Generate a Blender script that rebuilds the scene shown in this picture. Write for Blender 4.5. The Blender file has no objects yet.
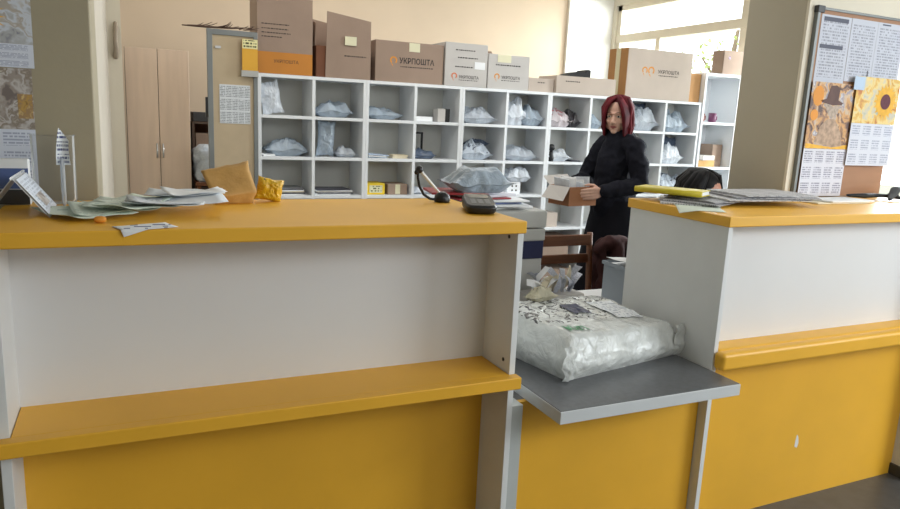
import bpy, bmesh, math, random
from mathutils import Vector, Matrix, noise
random.seed(11)
COL = bpy.context.scene.collection
PI = math.pi

# ------------------------------------------------------------------ materials
def lin(c):
    return tuple(((v/255)/12.92 if v/255 <= 0.04045 else ((v/255+0.055)/1.055)**2.4) for v in c) + (1.0,)

def nodes_of(name):
    m = bpy.data.materials.new(name); m.use_nodes = True
    nt = m.node_tree
    return m, nt, nt.nodes, nt.links, nt.nodes['Principled BSDF']

def mat(name, rgb, rough=0.5, metal=0.0, var=0.06, scale=6.0, bump=0.0, bscale=None, spec=0.5, rgb2=None, sub=0.0, stretch=None):
    """Principled surface whose colour drifts a little with object-space noise; optional bump."""
    m, nt, N, L, b = nodes_of(name)
    tc = N.new('ShaderNodeTexCoord'); src = tc.outputs['Object']
    if stretch:
        mp = N.new('ShaderNodeMapping'); mp.inputs['Scale'].default_value = stretch
        L.new(src, mp.inputs['Vector']); src = mp.outputs['Vector']
    n = N.new('ShaderNodeTexNoise'); n.inputs['Scale'].default_value = scale; n.inputs['Detail'].default_value = 4
    L.new(src, n.inputs['Vector'])
    r = N.new('ShaderNodeValToRGB')
    c = lin(rgb); c2 = lin(rgb2) if rgb2 else None
    r.color_ramp.elements[0].position = 0.3; r.color_ramp.elements[1].position = 0.7
    r.color_ramp.elements[0].color = c2 or tuple(max(0, v*(1-var)) for v in c[:3])+(1,)
    r.color_ramp.elements[1].color = c if c2 else tuple(min(1, v*(1+var)) for v in c[:3])+(1,)
    L.new(n.outputs['Fac'], r.inputs['Fac']); L.new(r.outputs['Color'], b.inputs['Base Color'])
    b.inputs['Roughness'].default_value = rough; b.inputs['Metallic'].default_value = metal
    b.inputs['Specular IOR Level'].default_value = spec
    if sub: b.inputs['Subsurface Weight'].default_value = sub; b.inputs['Subsurface Radius'].default_value = (.01,.004,.002)
    if bump:
        n2 = N.new('ShaderNodeTexNoise'); n2.inputs['Scale'].default_value = bscale or scale*8; n2.inputs['Detail'].default_value = 5
        L.new(src, n2.inputs['Vector'])
        bp = N.new('ShaderNodeBump'); bp.inputs['Strength'].default_value = bump; bp.inputs['Distance'].default_value = 0.01
        L.new(n2.outputs['Fac'], bp.inputs['Height']); L.new(bp.outputs['Normal'], b.inputs['Normal'])
    return m

def math_node(N, L, op, a, b=None):
    n = N.new('ShaderNodeMath'); n.operation = op
    for i, v in enumerate((a, b)):
        if v is None: continue
        if isinstance(v, (int, float)): n.inputs[i].default_value = v
        else: L.new(v, n.inputs[i])
    return n.outputs[0]

def printed(name, paper, ink, cols=1, rows=1, lines=14, u='X', v='Z', dens=0.5, words=28, rough=0.7, margin=0.08):
    """Paper covered with procedural lines of print laid out in cols x rows blocks (generated coordinates)."""
    m, nt, N, L, b = nodes_of(name)
    tc = N.new('ShaderNodeTexCoord'); s = N.new('ShaderNodeSeparateXYZ'); L.new(tc.outputs['Generated'], s.inputs[0])
    U, V = s.outputs[u], s.outputs[v]
    fu = math_node(N, L, 'FRACT', math_node(N, L, 'MULTIPLY', U, cols)); fv = math_node(N, L, 'FRACT', math_node(N, L, 'MULTIPLY', V, rows))
    def inside(x): return math_node(N, L, 'MULTIPLY', math_node(N, L, 'GREATER_THAN', x, margin), math_node(N, L, 'LESS_THAN', x, 1-margin))
    blk = math_node(N, L, 'MULTIPLY', inside(fu), inside(fv))
    ln = math_node(N, L, 'GREATER_THAN', math_node(N, L, 'FRACT', math_node(N, L, 'MULTIPLY', fv, lines)), 0.45)
    cb = N.new('ShaderNodeCombineXYZ')
    L.new(math_node(N, L, 'MULTIPLY', U, words*cols), cb.inputs[0])
    L.new(math_node(N, L, 'MULTIPLY', math_node(N, L, 'FLOOR', math_node(N, L, 'MULTIPLY', V, lines*rows)), 7.31), cb.inputs[1])
    n = N.new('ShaderNodeTexNoise'); n.inputs['Scale'].default_value = 1.0; n.inputs['Detail'].default_value = 1; L.new(cb.outputs[0], n.inputs['Vector'])
    wd = math_node(N, L, 'GREATER_THAN', n.outputs['Fac'], dens)
    mask = math_node(N, L, 'MULTIPLY', math_node(N, L, 'MULTIPLY', blk, ln), wd)
    mx = N.new('ShaderNodeMix'); mx.data_type = 'RGBA'
    L.new(mask, mx.inputs['Factor']); mx.inputs['A'].default_value = lin(paper); mx.inputs['B'].default_value = lin(ink)
    L.new(mx.outputs['Result'], b.inputs['Base Color']); b.inputs['Roughness'].default_value = rough
    return m

def painted(name, cols, scale=9.0, rough=0.5):
    """A loose painterly picture: cells of colour from noise-bent voronoi."""
    m, nt, N, L, b = nodes_of(name)
    tc = N.new('ShaderNodeTexCoord'); n = N.new('ShaderNodeTexNoise'); n.inputs['Scale'].default_value = scale*1.3; n.inputs['Detail'].default_value = 3
    L.new(tc.outputs['Object'], n.inputs['Vector'])
    vm = N.new('ShaderNodeVectorMath'); vm.operation = 'MULTIPLY_ADD'; L.new(n.outputs['Color'], vm.inputs[0]); vm.inputs[1].default_value = (.12,.12,.12)
    L.new(tc.outputs['Object'], vm.inputs[2])
    n2 = N.new('ShaderNodeTexNoise'); n2.inputs['Scale'].default_value = scale; n2.inputs['Detail'].default_value = 2; n2.inputs['Distortion'].default_value = 1.2
    L.new(vm.outputs[0], n2.inputs['Vector'])
    r = N.new('ShaderNodeValToRGB'); r.color_ramp.interpolation = 'EASE'
    e = r.color_ramp.elements
    e[0].position = .32; e[0].color = lin(cols[0]); e[1].position = .68; e[1].color = lin(cols[-1])
    for i, c in enumerate(cols[1:-1]):
        k = e.new(.32+.36*(i+1)/(len(cols)-1)); k.color = lin(c)
    L.new(n2.outputs['Fac'], r.inputs['Fac']); L.new(r.outputs['Color'], b.inputs['Base Color']); b.inputs['Roughness'].default_value = rough
    return m

def clear(name, tint=(235,240,245), gloss=0.12, rough=0.06, milky=0.1):
    """Thin clear plastic or window glass."""
    m = bpy.data.materials.new(name); m.use_nodes = True; nt = m.node_tree; N = nt.nodes; L = nt.links; N.clear()
    o = N.new('ShaderNodeOutputMaterial'); t = N.new('ShaderNodeBsdfTransparent'); t.inputs[0].default_value = lin(tint)
    g = N.new('ShaderNodeBsdfGlossy'); g.inputs['Roughness'].default_value = rough
    d = N.new('ShaderNodeBsdfDiffuse'); d.inputs[0].default_value = lin((225,228,230))
    m1 = N.new('ShaderNodeMixShader'); m1.inputs[0].default_value = milky; L.new(t.outputs[0], m1.inputs[1]); L.new(d.outputs[0], m1.inputs[2])
    fr = N.new('ShaderNodeLayerWeight'); fr.inputs[0].default_value = gloss
    ms = N.new('ShaderNodeMixShader'); ms.inputs[0].default_value = .4 if milky else 1.0; L.new(d.outputs[0], ms.inputs[1]); L.new(g.outputs[0], ms.inputs[2])
    m2 = N.new('ShaderNodeMixShader'); L.new(fr.outputs['Fresnel'], m2.inputs[0]); L.new(m1.outputs[0], m2.inputs[1]); L.new(ms.outputs[0], m2.inputs[2])
    L.new(m2.outputs[0], o.inputs[0])
    return m

def bagplastic(name, rgb, rough=0.32, marks=None, mscale=40.0, thr=0.6, bump=0.4, yfrom=None, wsc=22):
    """Thin wrinkled mailer film: creases in the bump, optional printed marks on upward faces."""
    m, nt, N, L, b = nodes_of(name)
    tc = N.new('ShaderNodeTexCoord')
    n = N.new('ShaderNodeTexNoise'); n.inputs['Scale'].default_value = 9; n.inputs['Detail'].default_value = 6; n.inputs['Distortion'].default_value = 1.5
    L.new(tc.outputs['Object'], n.inputs['Vector'])
    r = N.new('ShaderNodeValToRGB'); c = lin(rgb)
    r.color_ramp.elements[0].position = .3; r.color_ramp.elements[0].color = tuple(v*.82 for v in c[:3])+(1,)
    r.color_ramp.elements[1].position = .7; r.color_ramp.elements[1].color = tuple(min(1, v*1.12) for v in c[:3])+(1,)
    L.new(n.outputs['Fac'], r.inputs['Fac']); col = r.outputs['Color']
    if marks:
        ge = N.new('ShaderNodeNewGeometry'); sp = N.new('ShaderNodeSeparateXYZ'); L.new(ge.outputs['Normal'], sp.inputs[0])
        up = math_node(N, L, 'GREATER_THAN', sp.outputs['Z'], 0.62)
        v = N.new('ShaderNodeTexNoise'); v.inputs['Scale'].default_value = mscale; v.inputs['Detail'].default_value = 3; v.inputs['Distortion'].default_value = 2.2
        L.new(tc.outputs['Object'], v.inputs['Vector'])
        if yfrom:
            mp = N.new('ShaderNodeMapping'); mp.inputs['Rotation'].default_value = (0,0,-yfrom[0]); L.new(tc.outputs['Object'], mp.inputs['Vector'])
            s_ = N.new('ShaderNodeSeparateXYZ'); L.new(mp.outputs[0], s_.inputs[0]); up = math_node(N, L, 'MULTIPLY', up, math_node(N, L, 'GREATER_THAN', s_.outputs['Y'], yfrom[1]))
        ink = math_node(N, L, 'MULTIPLY', math_node(N, L, 'GREATER_THAN', v.outputs['Fac'], thr), up)
        mx = N.new('ShaderNodeMix'); mx.data_type = 'RGBA'; L.new(ink, mx.inputs['Factor']); L.new(col, mx.inputs['A']); mx.inputs['B'].default_value = lin(marks)
        col = mx.outputs['Result']
    L.new(col, b.inputs['Base Color']); b.inputs['Roughness'].default_value = rough; b.inputs['Specular IOR Level'].default_value = .6
    w = N.new('ShaderNodeTexNoise'); w.inputs['Scale'].default_value = wsc; w.inputs['Detail'].default_value = 6; w.inputs['Distortion'].default_value = 2.5
    L.new(tc.outputs['Object'], w.inputs['Vector'])
    bp = N.new('ShaderNodeBump'); bp.inputs['Strength'].default_value = bump; bp.inputs['Distance'].default_value = .012
    L.new(w.outputs['Fac'], bp.inputs['Height']); L.new(bp.outputs['Normal'], b.inputs['Normal'])
    return m

K = {}
K['yellow'] = mat('yellow laminate', (238,180,54), .42, var=.05, scale=3)
K['yellow_dull'] = mat('yellow edge laminate', (222,166,44), .45, var=.05, scale=3)
K['white'] = mat('white laminate', (226,226,226), .45, var=.03, scale=2)
K['white_edge'] = mat('white edge band', (226,228,228), .5, var=.03)
K['shelf'] = mat('white melamine', (234,237,240), .45, var=.03, scale=2)
K['shelf_back'] = mat('grey hardboard back', (222,222,216), .7, var=.05, scale=3)
K['grey_top'] = mat('dark grey laminate', (92,94,97), .3, var=.12, scale=60)
K['alu'] = mat('light grey edge', (206,210,212), .4, metal=.0, var=.04)
K['grey_panel'] = mat('pale grey board', (190,194,192), .5, var=.04)
K['floor'] = mat('dark speckled floor', (78,80,82), .35, var=.18, scale=14, bump=.05)
K['peach'] = mat('peach plaster', (212,192,168), .85, var=.03, scale=2, bump=.05, bscale=60)
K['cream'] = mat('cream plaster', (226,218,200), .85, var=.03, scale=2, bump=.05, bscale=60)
K['olive'] = mat('olive beige paint', (160,151,128), .7, var=.04, scale=2, bump=.05, bscale=50)
K['olive_pale'] = mat('pale olive paint', (186,178,158), .7, var=.04, scale=2, bump=.05, bscale=50)
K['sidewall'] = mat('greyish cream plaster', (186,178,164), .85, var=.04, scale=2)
K['sunlit_white'] = mat('sunlit white plaster', (240,238,232), .8, var=.02, scale=2, bump=.04, bscale=60)  # white carries the sun's brightness on the back wall
K['ceiling'] = mat('ceiling paint', (232,230,224), .9, var=.02)
K['winframe'] = mat('cream window paint', (226,216,196), .5, var=.04)
K['dark'] = mat('dark plinth', (62,64,68), .5, var=.1)
K['card'] = mat('brown cardboard', (158,136,120), .8, var=.06, scale=5, bump=.08, bscale=90)
K['card_pale'] = mat('pale cardboard', (196,182,170), .8, var=.05, scale=5, bump=.08, bscale=90)
K['card_grey'] = mat('white cardboard', (196,192,188), .75, var=.04, scale=5, bump=.05, bscale=90)
K['card_orange'] = mat('orange printed cardboard', (196,128,48), .7, var=.05)
K['card_red'] = mat('dark red brown cardboard', (116,74,52), .85, var=.08)  # dark red brown card, also the bookcase back
K['kraft'] = mat('kraft paper', (196,152,86), .6, var=.12, scale=10, bump=.3, bscale=40)
K['ink'] = mat('dark print', (58,52,50), .7, var=.1)
K['orange'] = mat('orange print', (226,150,52), .6, var=.05)
K['orange_red'] = mat('red orange print', (220,120,70), .6, var=.05)
K['tape'] = mat('cream paper label', (226,222,190), .6, var=.05)
K['paper'] = mat('white paper', (236,238,240), .7, var=.03, scale=4)
K['paper_green'] = mat('pale green paper', (212,222,208), .7, var=.05, scale=4)
K['blue_paper'] = mat('bluish white paper', (224,230,236), .7, var=.03, scale=6)
K['paper_cream'] = mat('cream paper', (222,212,186), .7, var=.05, scale=4)
K['black'] = mat('black plastic', (26,26,28), .4, var=.15)
K['black_matte'] = mat('black rubber', (22,22,24), .7, var=.15)
K['screen'] = mat('grey screen', (118,122,120), .2, var=.08)
K['red'] = mat('red printed plastic', (150,38,44), .4, var=.12)
K['navy'] = mat('navy plastic', (28,34,72), .35, var=.1)
K['machine'] = mat('grey machine plastic', (176,176,172), .45, var=.03)
K['bin'] = mat('grey plastic bin', (138,148,158), .35, var=.05)
K['wood'] = mat('stained chair wood', (104,62,36), .45, var=.25, scale=6, stretch=(1,1,8))
K['ward'] = mat('pinkish wood laminate', (212,190,170), .5, var=.05, scale=4, stretch=(6,6,.6))
K['ward_dark'] = mat('wardrobe side', (96,78,66), .6, var=.08)
K['panel'] = mat('beige fabric board', (188,170,142), .85, var=.04, scale=10, bump=.1, bscale=300)
K['frame_grey'] = mat('grey aluminium frame', (122,126,126), .4, metal=.2, var=.05)
K['steel'] = mat('brushed steel', (180,180,180), .3, metal=.8, var=.05)
K['sky_bag'] = bagplastic('blue grey mailer film', (164,178,192))
K['grey_bag'] = bagplastic('grey mailer film', (182,190,200))
K['white_bag'] = bagplastic('white mailer film', (212,218,226))
K['dark_bag'] = bagplastic('dark blue mailer film', (84,98,120))
K['foil_bag'] = bagplastic('silvery mailer film', (188,198,210), rough=.2, marks=(90,96,110), mscale=22, thr=.56)
K['red_bag'] = bagplastic('red and white mailer film', (205,196,200), marks=(170,30,40), mscale=7, thr=.5)
K['black_bag'] = bagplastic('black mailer film', (44,42,48))
K['yellow_bag'] = bagplastic('yellow bag film', (222,178,36), marks=(40,34,20), mscale=26, thr=.6)
K['wrap'] = bagplastic('printed white wrapping film', (214,217,214), rough=.16, marks=(84,84,84), mscale=26, thr=.56, bump=.75, yfrom=(.183,.13), wsc=13)
K['film'] = clear('milky highlight', milky=.38, gloss=.3)  # pale film for the tub's imitated highlight
K['clear'] = clear('clear plastic', tint=(254,254,254), milky=.02, gloss=.06)
K['glass'] = clear('window glass', tint=(248,250,250), gloss=.05, rough=.02, milky=0.0)
K['form'] = printed('printed form', (200,204,216), (154,158,172), 1, 1, 22, dens=.48)
K['form_flat'] = printed('printed slip', (232,236,238), (184,190,198), 1, 1, 10, u='X', v='Y', dens=.5, words=16)
K['form_green'] = printed('printed green form', (216,227,214), (186,202,190), 1, 1, 9, u='X', v='Y', dens=.58, words=14)
K['news'] = printed('newsprint', (204,204,206), (146,146,150), 3, 2, 30, u='X', v='Y', dens=.45, words=34, margin=.05)
K['cal_grid'] = printed('calendar month grid', (220,222,234), (150,152,172), 4, 3, 7, dens=.42, words=14, margin=.12)
K['cal_grid_pale'] = printed('pale calendar month grid', (216,222,236), (166,174,196), 4, 3, 6, dens=.42, words=14, margin=.14)
K['table'] = printed('printed table sheet', (214,218,222), (140,146,152), 5, 3, 8, dens=.4, words=8, margin=.06)
K['barcode'] = printed('barcode label', (232,236,240), (60,70,120), 1, 3, 3, dens=.46, words=30, margin=.1)
K['pic_autumn'] = painted('autumn picture', [(84,62,58),(150,112,84),(206,156,96),(204,180,150),(150,144,160),(206,206,210)], 11)
K['pic_flower'] = painted('sunflower picture', [(190,120,60),(222,180,90),(230,208,140),(200,196,180),(170,180,160)], 10)
K['pic_blue'] = painted('bluish picture', [(110,108,130),(176,178,180),(206,212,222),(176,168,158),(222,226,232)], 12)
K['pic_grey'] = painted('grey brown picture', [(120,110,106),(160,150,142),(196,192,190),(140,128,116),(210,206,196)], 14)
K['pic_gold'] = painted('golden picture', [(120,90,56),(186,150,80),(160,130,96),(206,180,120)], 18)
K['flower_yellow'] = mat('sunflower petals', (236,182,60), .6, var=.15, scale=30)
K['flower_dark'] = mat('sunflower heart', (96,48,62), .7, var=.2, scale=60)
K['hat'] = mat('painted brown hat', (92,62,56), .6, var=.15, scale=30)
K['skin'] = mat('skin', (214,172,154), .5, var=.05, scale=12, sub=.1)
K['skin_dim'] = mat('tanned skin', (196,142,118), .5, var=.05, scale=12, sub=.1)
K['lips'] = mat('lips', (158,84,82), .45, var=.05)
K['eye'] = mat('eye white', (222,220,216), .3, var=.02)
K['iris'] = mat('dark iris', (44,34,30), .25, var=.1)
K['hair_red'] = mat('dark red hair', (112,30,40), .75, rgb2=(54,14,22), spec=.2, scale=26, stretch=(1,1,.25))
K['hair_black'] = mat('black hair', (16,14,16), .6, var=.3, spec=.25, scale=30)
K['knit'] = mat('black knit', (24,25,34), .9, var=.25, scale=40, bump=.25, bscale=160, spec=.2)
K['skirt'] = mat('black cloth', (20,20,28), .85, var=.2, scale=12, bump=.1, spec=.2)
K['maroon'] = mat('dark brown coat cloth', (58,34,34), .85, var=.2, scale=14, bump=.2, spec=.2)
K['shoe'] = mat('black shoe leather', (24,22,22), .4, var=.1)
K['leaf'] = mat('sunlit leaves', (176,190,120), .7, var=.2, scale=3)
K['bark'] = mat('bark', (120,104,84), .9, var=.2)
K['twig'] = mat('dry twig', (84,62,50), .8, var=.2)
K['mug_brown'] = mat('brown glazed mug', (120,72,64), .35, var=.1)
K['mug_purple'] = mat('purple glazed mug', (104,48,84), .35, var=.1)
K['green'] = mat('green print', (70,140,96), .5, var=.05)
K['ground'] = mat('outdoor ground', (150,148,130), .9, var=.1)

# ------------------------------------------------------------------ mesh building
class MB:
    def __init__(s): s.v = []; s.f = []; s.mi = []; s.m = 0
    def add(s, verts, faces):
        o = len(s.v); s.v += [Vector(v) for v in verts]
        for f in faces: s.f.append([i+o for i in f]); s.mi.append(s.m)
        return s
    def box(s, x0, x1, y0, y1, z0, z1, M=None):
        v = [Vector(p) for p in ((x0,y0,z0),(x1,y0,z0),(x1,y1,z0),(x0,y1,z0),(x0,y0,z1),(x1,y0,z1),(x1,y1,z1),(x0,y1,z1))]
        if M is not None: v = [M @ p for p in v]
        return s.add(v, [(0,3,2,1),(4,5,6,7),(0,1,5,4),(1,2,6,5),(2,3,7,6),(3,0,4,7)])
    def grid(s, fn, nu, nv, cu=False, cv=False):
        v = []; f = []
        mu = nu if cu else nu+1; mv = nv if cv else nv+1
        for j in range(mv):
            for i in range(mu): v.append(fn(i/nu, j/nv))
        for j in range(nv):
            for i in range(nu):
                a = j*mu+i; b = j*mu+(i+1)%mu; c = ((j+1)%mv)*mu+(i+1)%mu; d = ((j+1)%mv)*mu+i
                f.append((a,b,c,d))
        return s.add(v, f)
    def ell(s, c, r, M=None, nu=20, nv=12, e=1.0):
        c = Vector(c)
        def sg(x): return math.copysign(abs(x)**e, x)
        v = []; f = []
        pts = [Vector((0,0,-r[2]))]
        for j in range(1, nv):
            t = -PI/2 + PI*j/nv
            for i in range(nu):
                a = 2*PI*i/nu
                pts.append(Vector((r[0]*sg(math.cos(t))*sg(math.cos(a)), r[1]*sg(math.cos(t))*sg(math.sin(a)), r[2]*sg(math.sin(t)))))
        pts.append(Vector((0,0,r[2])))
        for p in pts: v.append(M @ (p+c) if M is not None else p+c)
        for i in range(nu): f.append((0, 1+(i+1)%nu, 1+i))
        for j in range(nv-2):
            for i in range(nu):
                a = 1+j*nu+i; b = 1+j*nu+(i+1)%nu
                f.append((a, b, b+nu, a+nu))
        l = len(pts)-1; o = 1+(nv-2)*nu
        for i in range(nu): f.append((o+i, o+(i+1)%nu, l))
        return s.add(v, f)
    def tube(s, pts, r, seg=10, M=None, flat=1.0, round_ends=True):
        """Tapered tube through pts with closed, rounded ends; flat squashes it across its second axis."""
        P = [Vector(p) for p in pts]
        R = list(r) if isinstance(r, (list, tuple)) else [r]*len(P)
        if round_ends:
            d0 = (P[0]-P[1]).normalized(); d1 = (P[-1]-P[-2]).normalized()
            P = [P[0]+d0*R[0]*.95, P[0]+d0*R[0]*.6] + P + [P[-1]+d1*R[-1]*.6, P[-1]+d1*R[-1]*.95]
            R = [R[0]*.3, R[0]*.8] + R + [R[-1]*.8, R[-1]*.3]
        v = []; f = []; up = None
        for k, p in enumerate(P):
            t = (P[min(k+1, len(P)-1)]-P[max(k-1, 0)]).normalized()
            if up is None: up = Vector((0,0,1)) if abs(t.z) < .9 else Vector((1,0,0))
            a = t.cross(up).normalized(); b = a.cross(t).normalized(); up = b
            for i in range(seg):
                w = 2*PI*i/seg; v.append(p + a*math.cos(w)*R[k] + b*math.sin(w)*R[k]*flat)
        n = len(P)
        for k in range(n-1):
            for i in range(seg):
                f.append((k*seg+i, k*seg+(i+1)%seg, (k+1)*seg+(i+1)%seg, (k+1)*seg+i))
        f.append(tuple(reversed(range(seg)))); f.append(tuple((n-1)*seg+i for i in range(seg)))
        if M is not None: v = [M @ p for p in v]
        return s.add(v, f)
    def lathe(s, prof, c, seg=24, M=None, cap0=True, cap1=True, sx=1, sy=1):
        c = Vector(c); v = []; f = []
        for (r, z) in prof:
            for i in range(seg):
                a = 2*PI*i/seg; p = c+Vector((r*math.cos(a)*sx, r*math.sin(a)*sy, z)); v.append(M @ p if M is not None else p)
        for k in range(len(prof)-1):
            for i in range(seg): f.append((k*seg+i, k*seg+(i+1)%seg, (k+1)*seg+(i+1)%seg, (k+1)*seg+i))
        if cap0: f.append(tuple(reversed(range(seg))))
        if cap1: f.append(tuple((len(prof)-1)*seg+i for i in range(seg)))
        return s.add(v, f)
    def poly(s, pts): return s.add(pts, [tuple(range(len(pts)))])
    def disc(s, c, r, y_axis=True, n=16, ry=None):
        c = Vector(c); ry = ry or r
        return s.poly([c+Vector((r*math.cos(2*PI*i/n), 0, ry*math.sin(2*PI*i/n))) for i in range(n)])
    def prism(s, pts, off):
        off = Vector(off); n = len(pts); P = [Vector(p) for p in pts]
        s.add(P+[p+off for p in P], [tuple(reversed(range(n))), tuple(range(n, 2*n))]+[(i,(i+1)%n,(i+1)%n+n,i+n) for i in range(n)])
        return s

def world_loc(o):
    l = Vector((0,0,0))
    while o is not None: l += o.location; o = o.parent
    return l

def obj(name, mb, m, parent=None, bevel=0.0, smooth=False, loc=None, recalc=True, label=None):
    me = bpy.data.meshes.new(name)
    base = world_loc(parent) if parent is not None else Vector(loc or (0,0,0))
    me.from_pydata([v-base for v in mb.v], [], mb.f)
    ms = m if isinstance(m, (list, tuple)) else [m]
    for x in ms: me.materials.append(x)
    if len(ms) > 1:
        for p, i in zip(me.polygons, mb.mi): p.material_index = i
    if recalc:
        b = bmesh.new(); b.from_mesh(me); bmesh.ops.recalc_face_normals(b, faces=b.faces); b.to_mesh(me); b.free()
    o = bpy.data.objects.new(name, me); COL.objects.link(o)
    if parent is not None: o.parent = parent
    else: o.location = base
    if smooth or bevel:
        for p in me.polygons: p.use_smooth = True
    if bevel:
        md = o.modifiers.new('edge', 'BEVEL'); md.width = bevel; md.segments = 2; md.limit_method = 'ANGLE'; md.harden_normals = True
    if label: o['label'] = label
    return o

def thing(name, label, cat, loc, group=None):
    o = bpy.data.objects.new(name, None); COL.objects.link(o); o.location = loc; o.empty_display_size = .1
    o['label'] = label; o['category'] = cat
    if group: o['group'] = group
    return o

def tag(o, label, cat, group=None, kind=None):
    o['label'] = label; o['category'] = cat
    if group: o['group'] = group
    if kind: o['kind'] = kind
    return o

def struct(name, mb, m, parent=None, bevel=0.0, loc=None):
    o = obj(name, mb, m, parent, bevel, loc=loc)
    if parent is None: o['kind'] = 'structure'
    return o

def remesh(mb, voxel, smooth_it=4, wrinkle=0.0, wscale=9.0, seed=0.0, ridge=False):
    """Fuse overlapping closed shapes into one continuous surface and return it as a new MB."""
    me = bpy.data.meshes.new('tmp'); me.from_pydata(mb.v, [], mb.f)
    b = bmesh.new(); b.from_mesh(me); bmesh.ops.recalc_face_normals(b, faces=b.faces); b.to_mesh(me); b.free()
    o = bpy.data.objects.new('tmp', me); COL.objects.link(o)
    r = o.modifiers.new('r', 'REMESH'); r.mode = 'VOXEL'; r.voxel_size = voxel
    s = o.modifiers.new('s', 'SMOOTH'); s.iterations = smooth_it; s.factor = .5
    ev = o.evaluated_get(bpy.context.evaluated_depsgraph_get())
    m2 = bpy.data.meshes.new_from_object(ev)
    out = MB(); nr = [v.normal.copy() for v in m2.vertices]
    vs = []
    for v, n in zip(m2.vertices, nr):
        p = v.co.copy()
        if wrinkle:
            q = p*wscale+Vector((seed, seed*1.7, 0)); k = noise.noise(q)+.5*noise.noise(q*2.1)
            if ridge: k = .5-abs(k)
            p += n*wrinkle*k
        vs.append(p)
    out.add(vs, [tuple(p.vertices) for p in m2.polygons])
    bpy.data.objects.remove(o); bpy.data.meshes.remove(me); bpy.data.meshes.remove(m2)
    return out

def text_mb(mb, body, origin, size, xdir=(1,0,0), ydir=(0,0,1), align='LEFT', bold=0.0, width=None):
    """Flat lettering as polygons."""
    cu = bpy.data.curves.new('lettering', 'FONT'); cu.body = body; cu.size = 1.0; cu.align_x = align; cu.offset = bold; cu.resolution_u = 3
    t = bpy.data.objects.new('lettering', cu); COL.objects.link(t)
    me = bpy.data.meshes.new_from_object(t.evaluated_get(bpy.context.evaluated_depsgraph_get()))
    X = Vector(xdir).normalized(); Y = Vector(ydir).normalized(); O = Vector(origin)
    kx = size
    if width:
        xs = [v.co.x for v in me.vertices]; kx = width/(max(xs)-min(xs))
    mb.add([O+X*v.co.x*kx+Y*v.co.y*size for v in me.vertices], [tuple(p.vertices) for p in me.polygons])
    bpy.data.objects.remove(t); bpy.data.curves.remove(cu); bpy.data.meshes.remove(me)
    return mb

def lump(c, size, rz=0.0, seed=0, e=0.6, amp=0.12, tilt=0.0, taper=0.0, nu=40, nv=24, flat=True):
    """A soft mailing bag: pillow shape with folds, resting on z = c.z."""
    w, d, h = size; mb = MB()
    R = Matrix.Rotation(rz, 4, 'Z') @ Matrix.Rotation(tilt, 4, 'Y')
    mb.ell((0,0,0), (w/2, d/2, h/2), None, nu, nv, e)
    out = []
    for p in mb.v:
        q = p*(3.2/max(w, .12))*.5+Vector((seed*3.1, seed*1.3, seed*.7))
        k = noise.noise(q)+.6*(.5-abs(noise.noise(q*2.3)))+.35*(.5-abs(noise.noise(q*5.1)))
        n = Vector((p.x/(w*w), p.y/(d*d), p.z/(h*h))).normalized() if p.length > 1e-6 else p
        p2 = p + n*k*amp*min(w, h, d)*1.3
        p2.z *= 1 - taper*(p2.x/w)
        out.append(R @ p2)
    if flat:
        z0 = min(p.z for p in out); zs = sorted(p.z for p in out); lo = z0+(zs[-1]-z0)*.08
        for p in out: p.z = max(p.z, lo)-lo
    mb.v = [Vector(c)+p for p in out]
    return mb

def sheet(c, w, d, rz=0.0, lift=0.01, seed=0, th=0.0006, n=10, sag=None):
    """A loose sheet of paper, slightly curled, lying on z = c.z; sag(x, y) may bend it further (world xy)."""
    R = Matrix.Rotation(rz, 3, 'Z'); c = Vector(c)
    def f(u, v, o):
        x = (u-.5)*w; y = (v-.5)*d
        p = R @ Vector((x, y, 0))
        z = lift*(.45+.5*noise.noise(Vector((u*1.6+seed*2.7, v*1.6+seed, seed*.31))) + .55*max(0, abs(u-.5)*2-.55)**1.5)
        p = c+p; p.z += max(z, 0.0002)
        if sag: p = sag(p)
        return p+Vector((0,0,o))
    mb = MB(); k = (n+1)*(n+1)
    mb.grid(lambda u, v: f(u, v, th), n, n); mb.grid(lambda u, v: f(u, v, 0), n, n)
    rim = [(i) for i in range(n)] + [n+(n+1)*j for j in range(n)] + [(n+1)*n+n-i for i in range(n)] + [(n+1)*(n-j) for j in range(n)]
    for a, b in zip(rim, rim[1:]+rim[:1]): mb.f.append([a, b, b+k, a+k]); mb.mi.append(0)
    return mb

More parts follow.
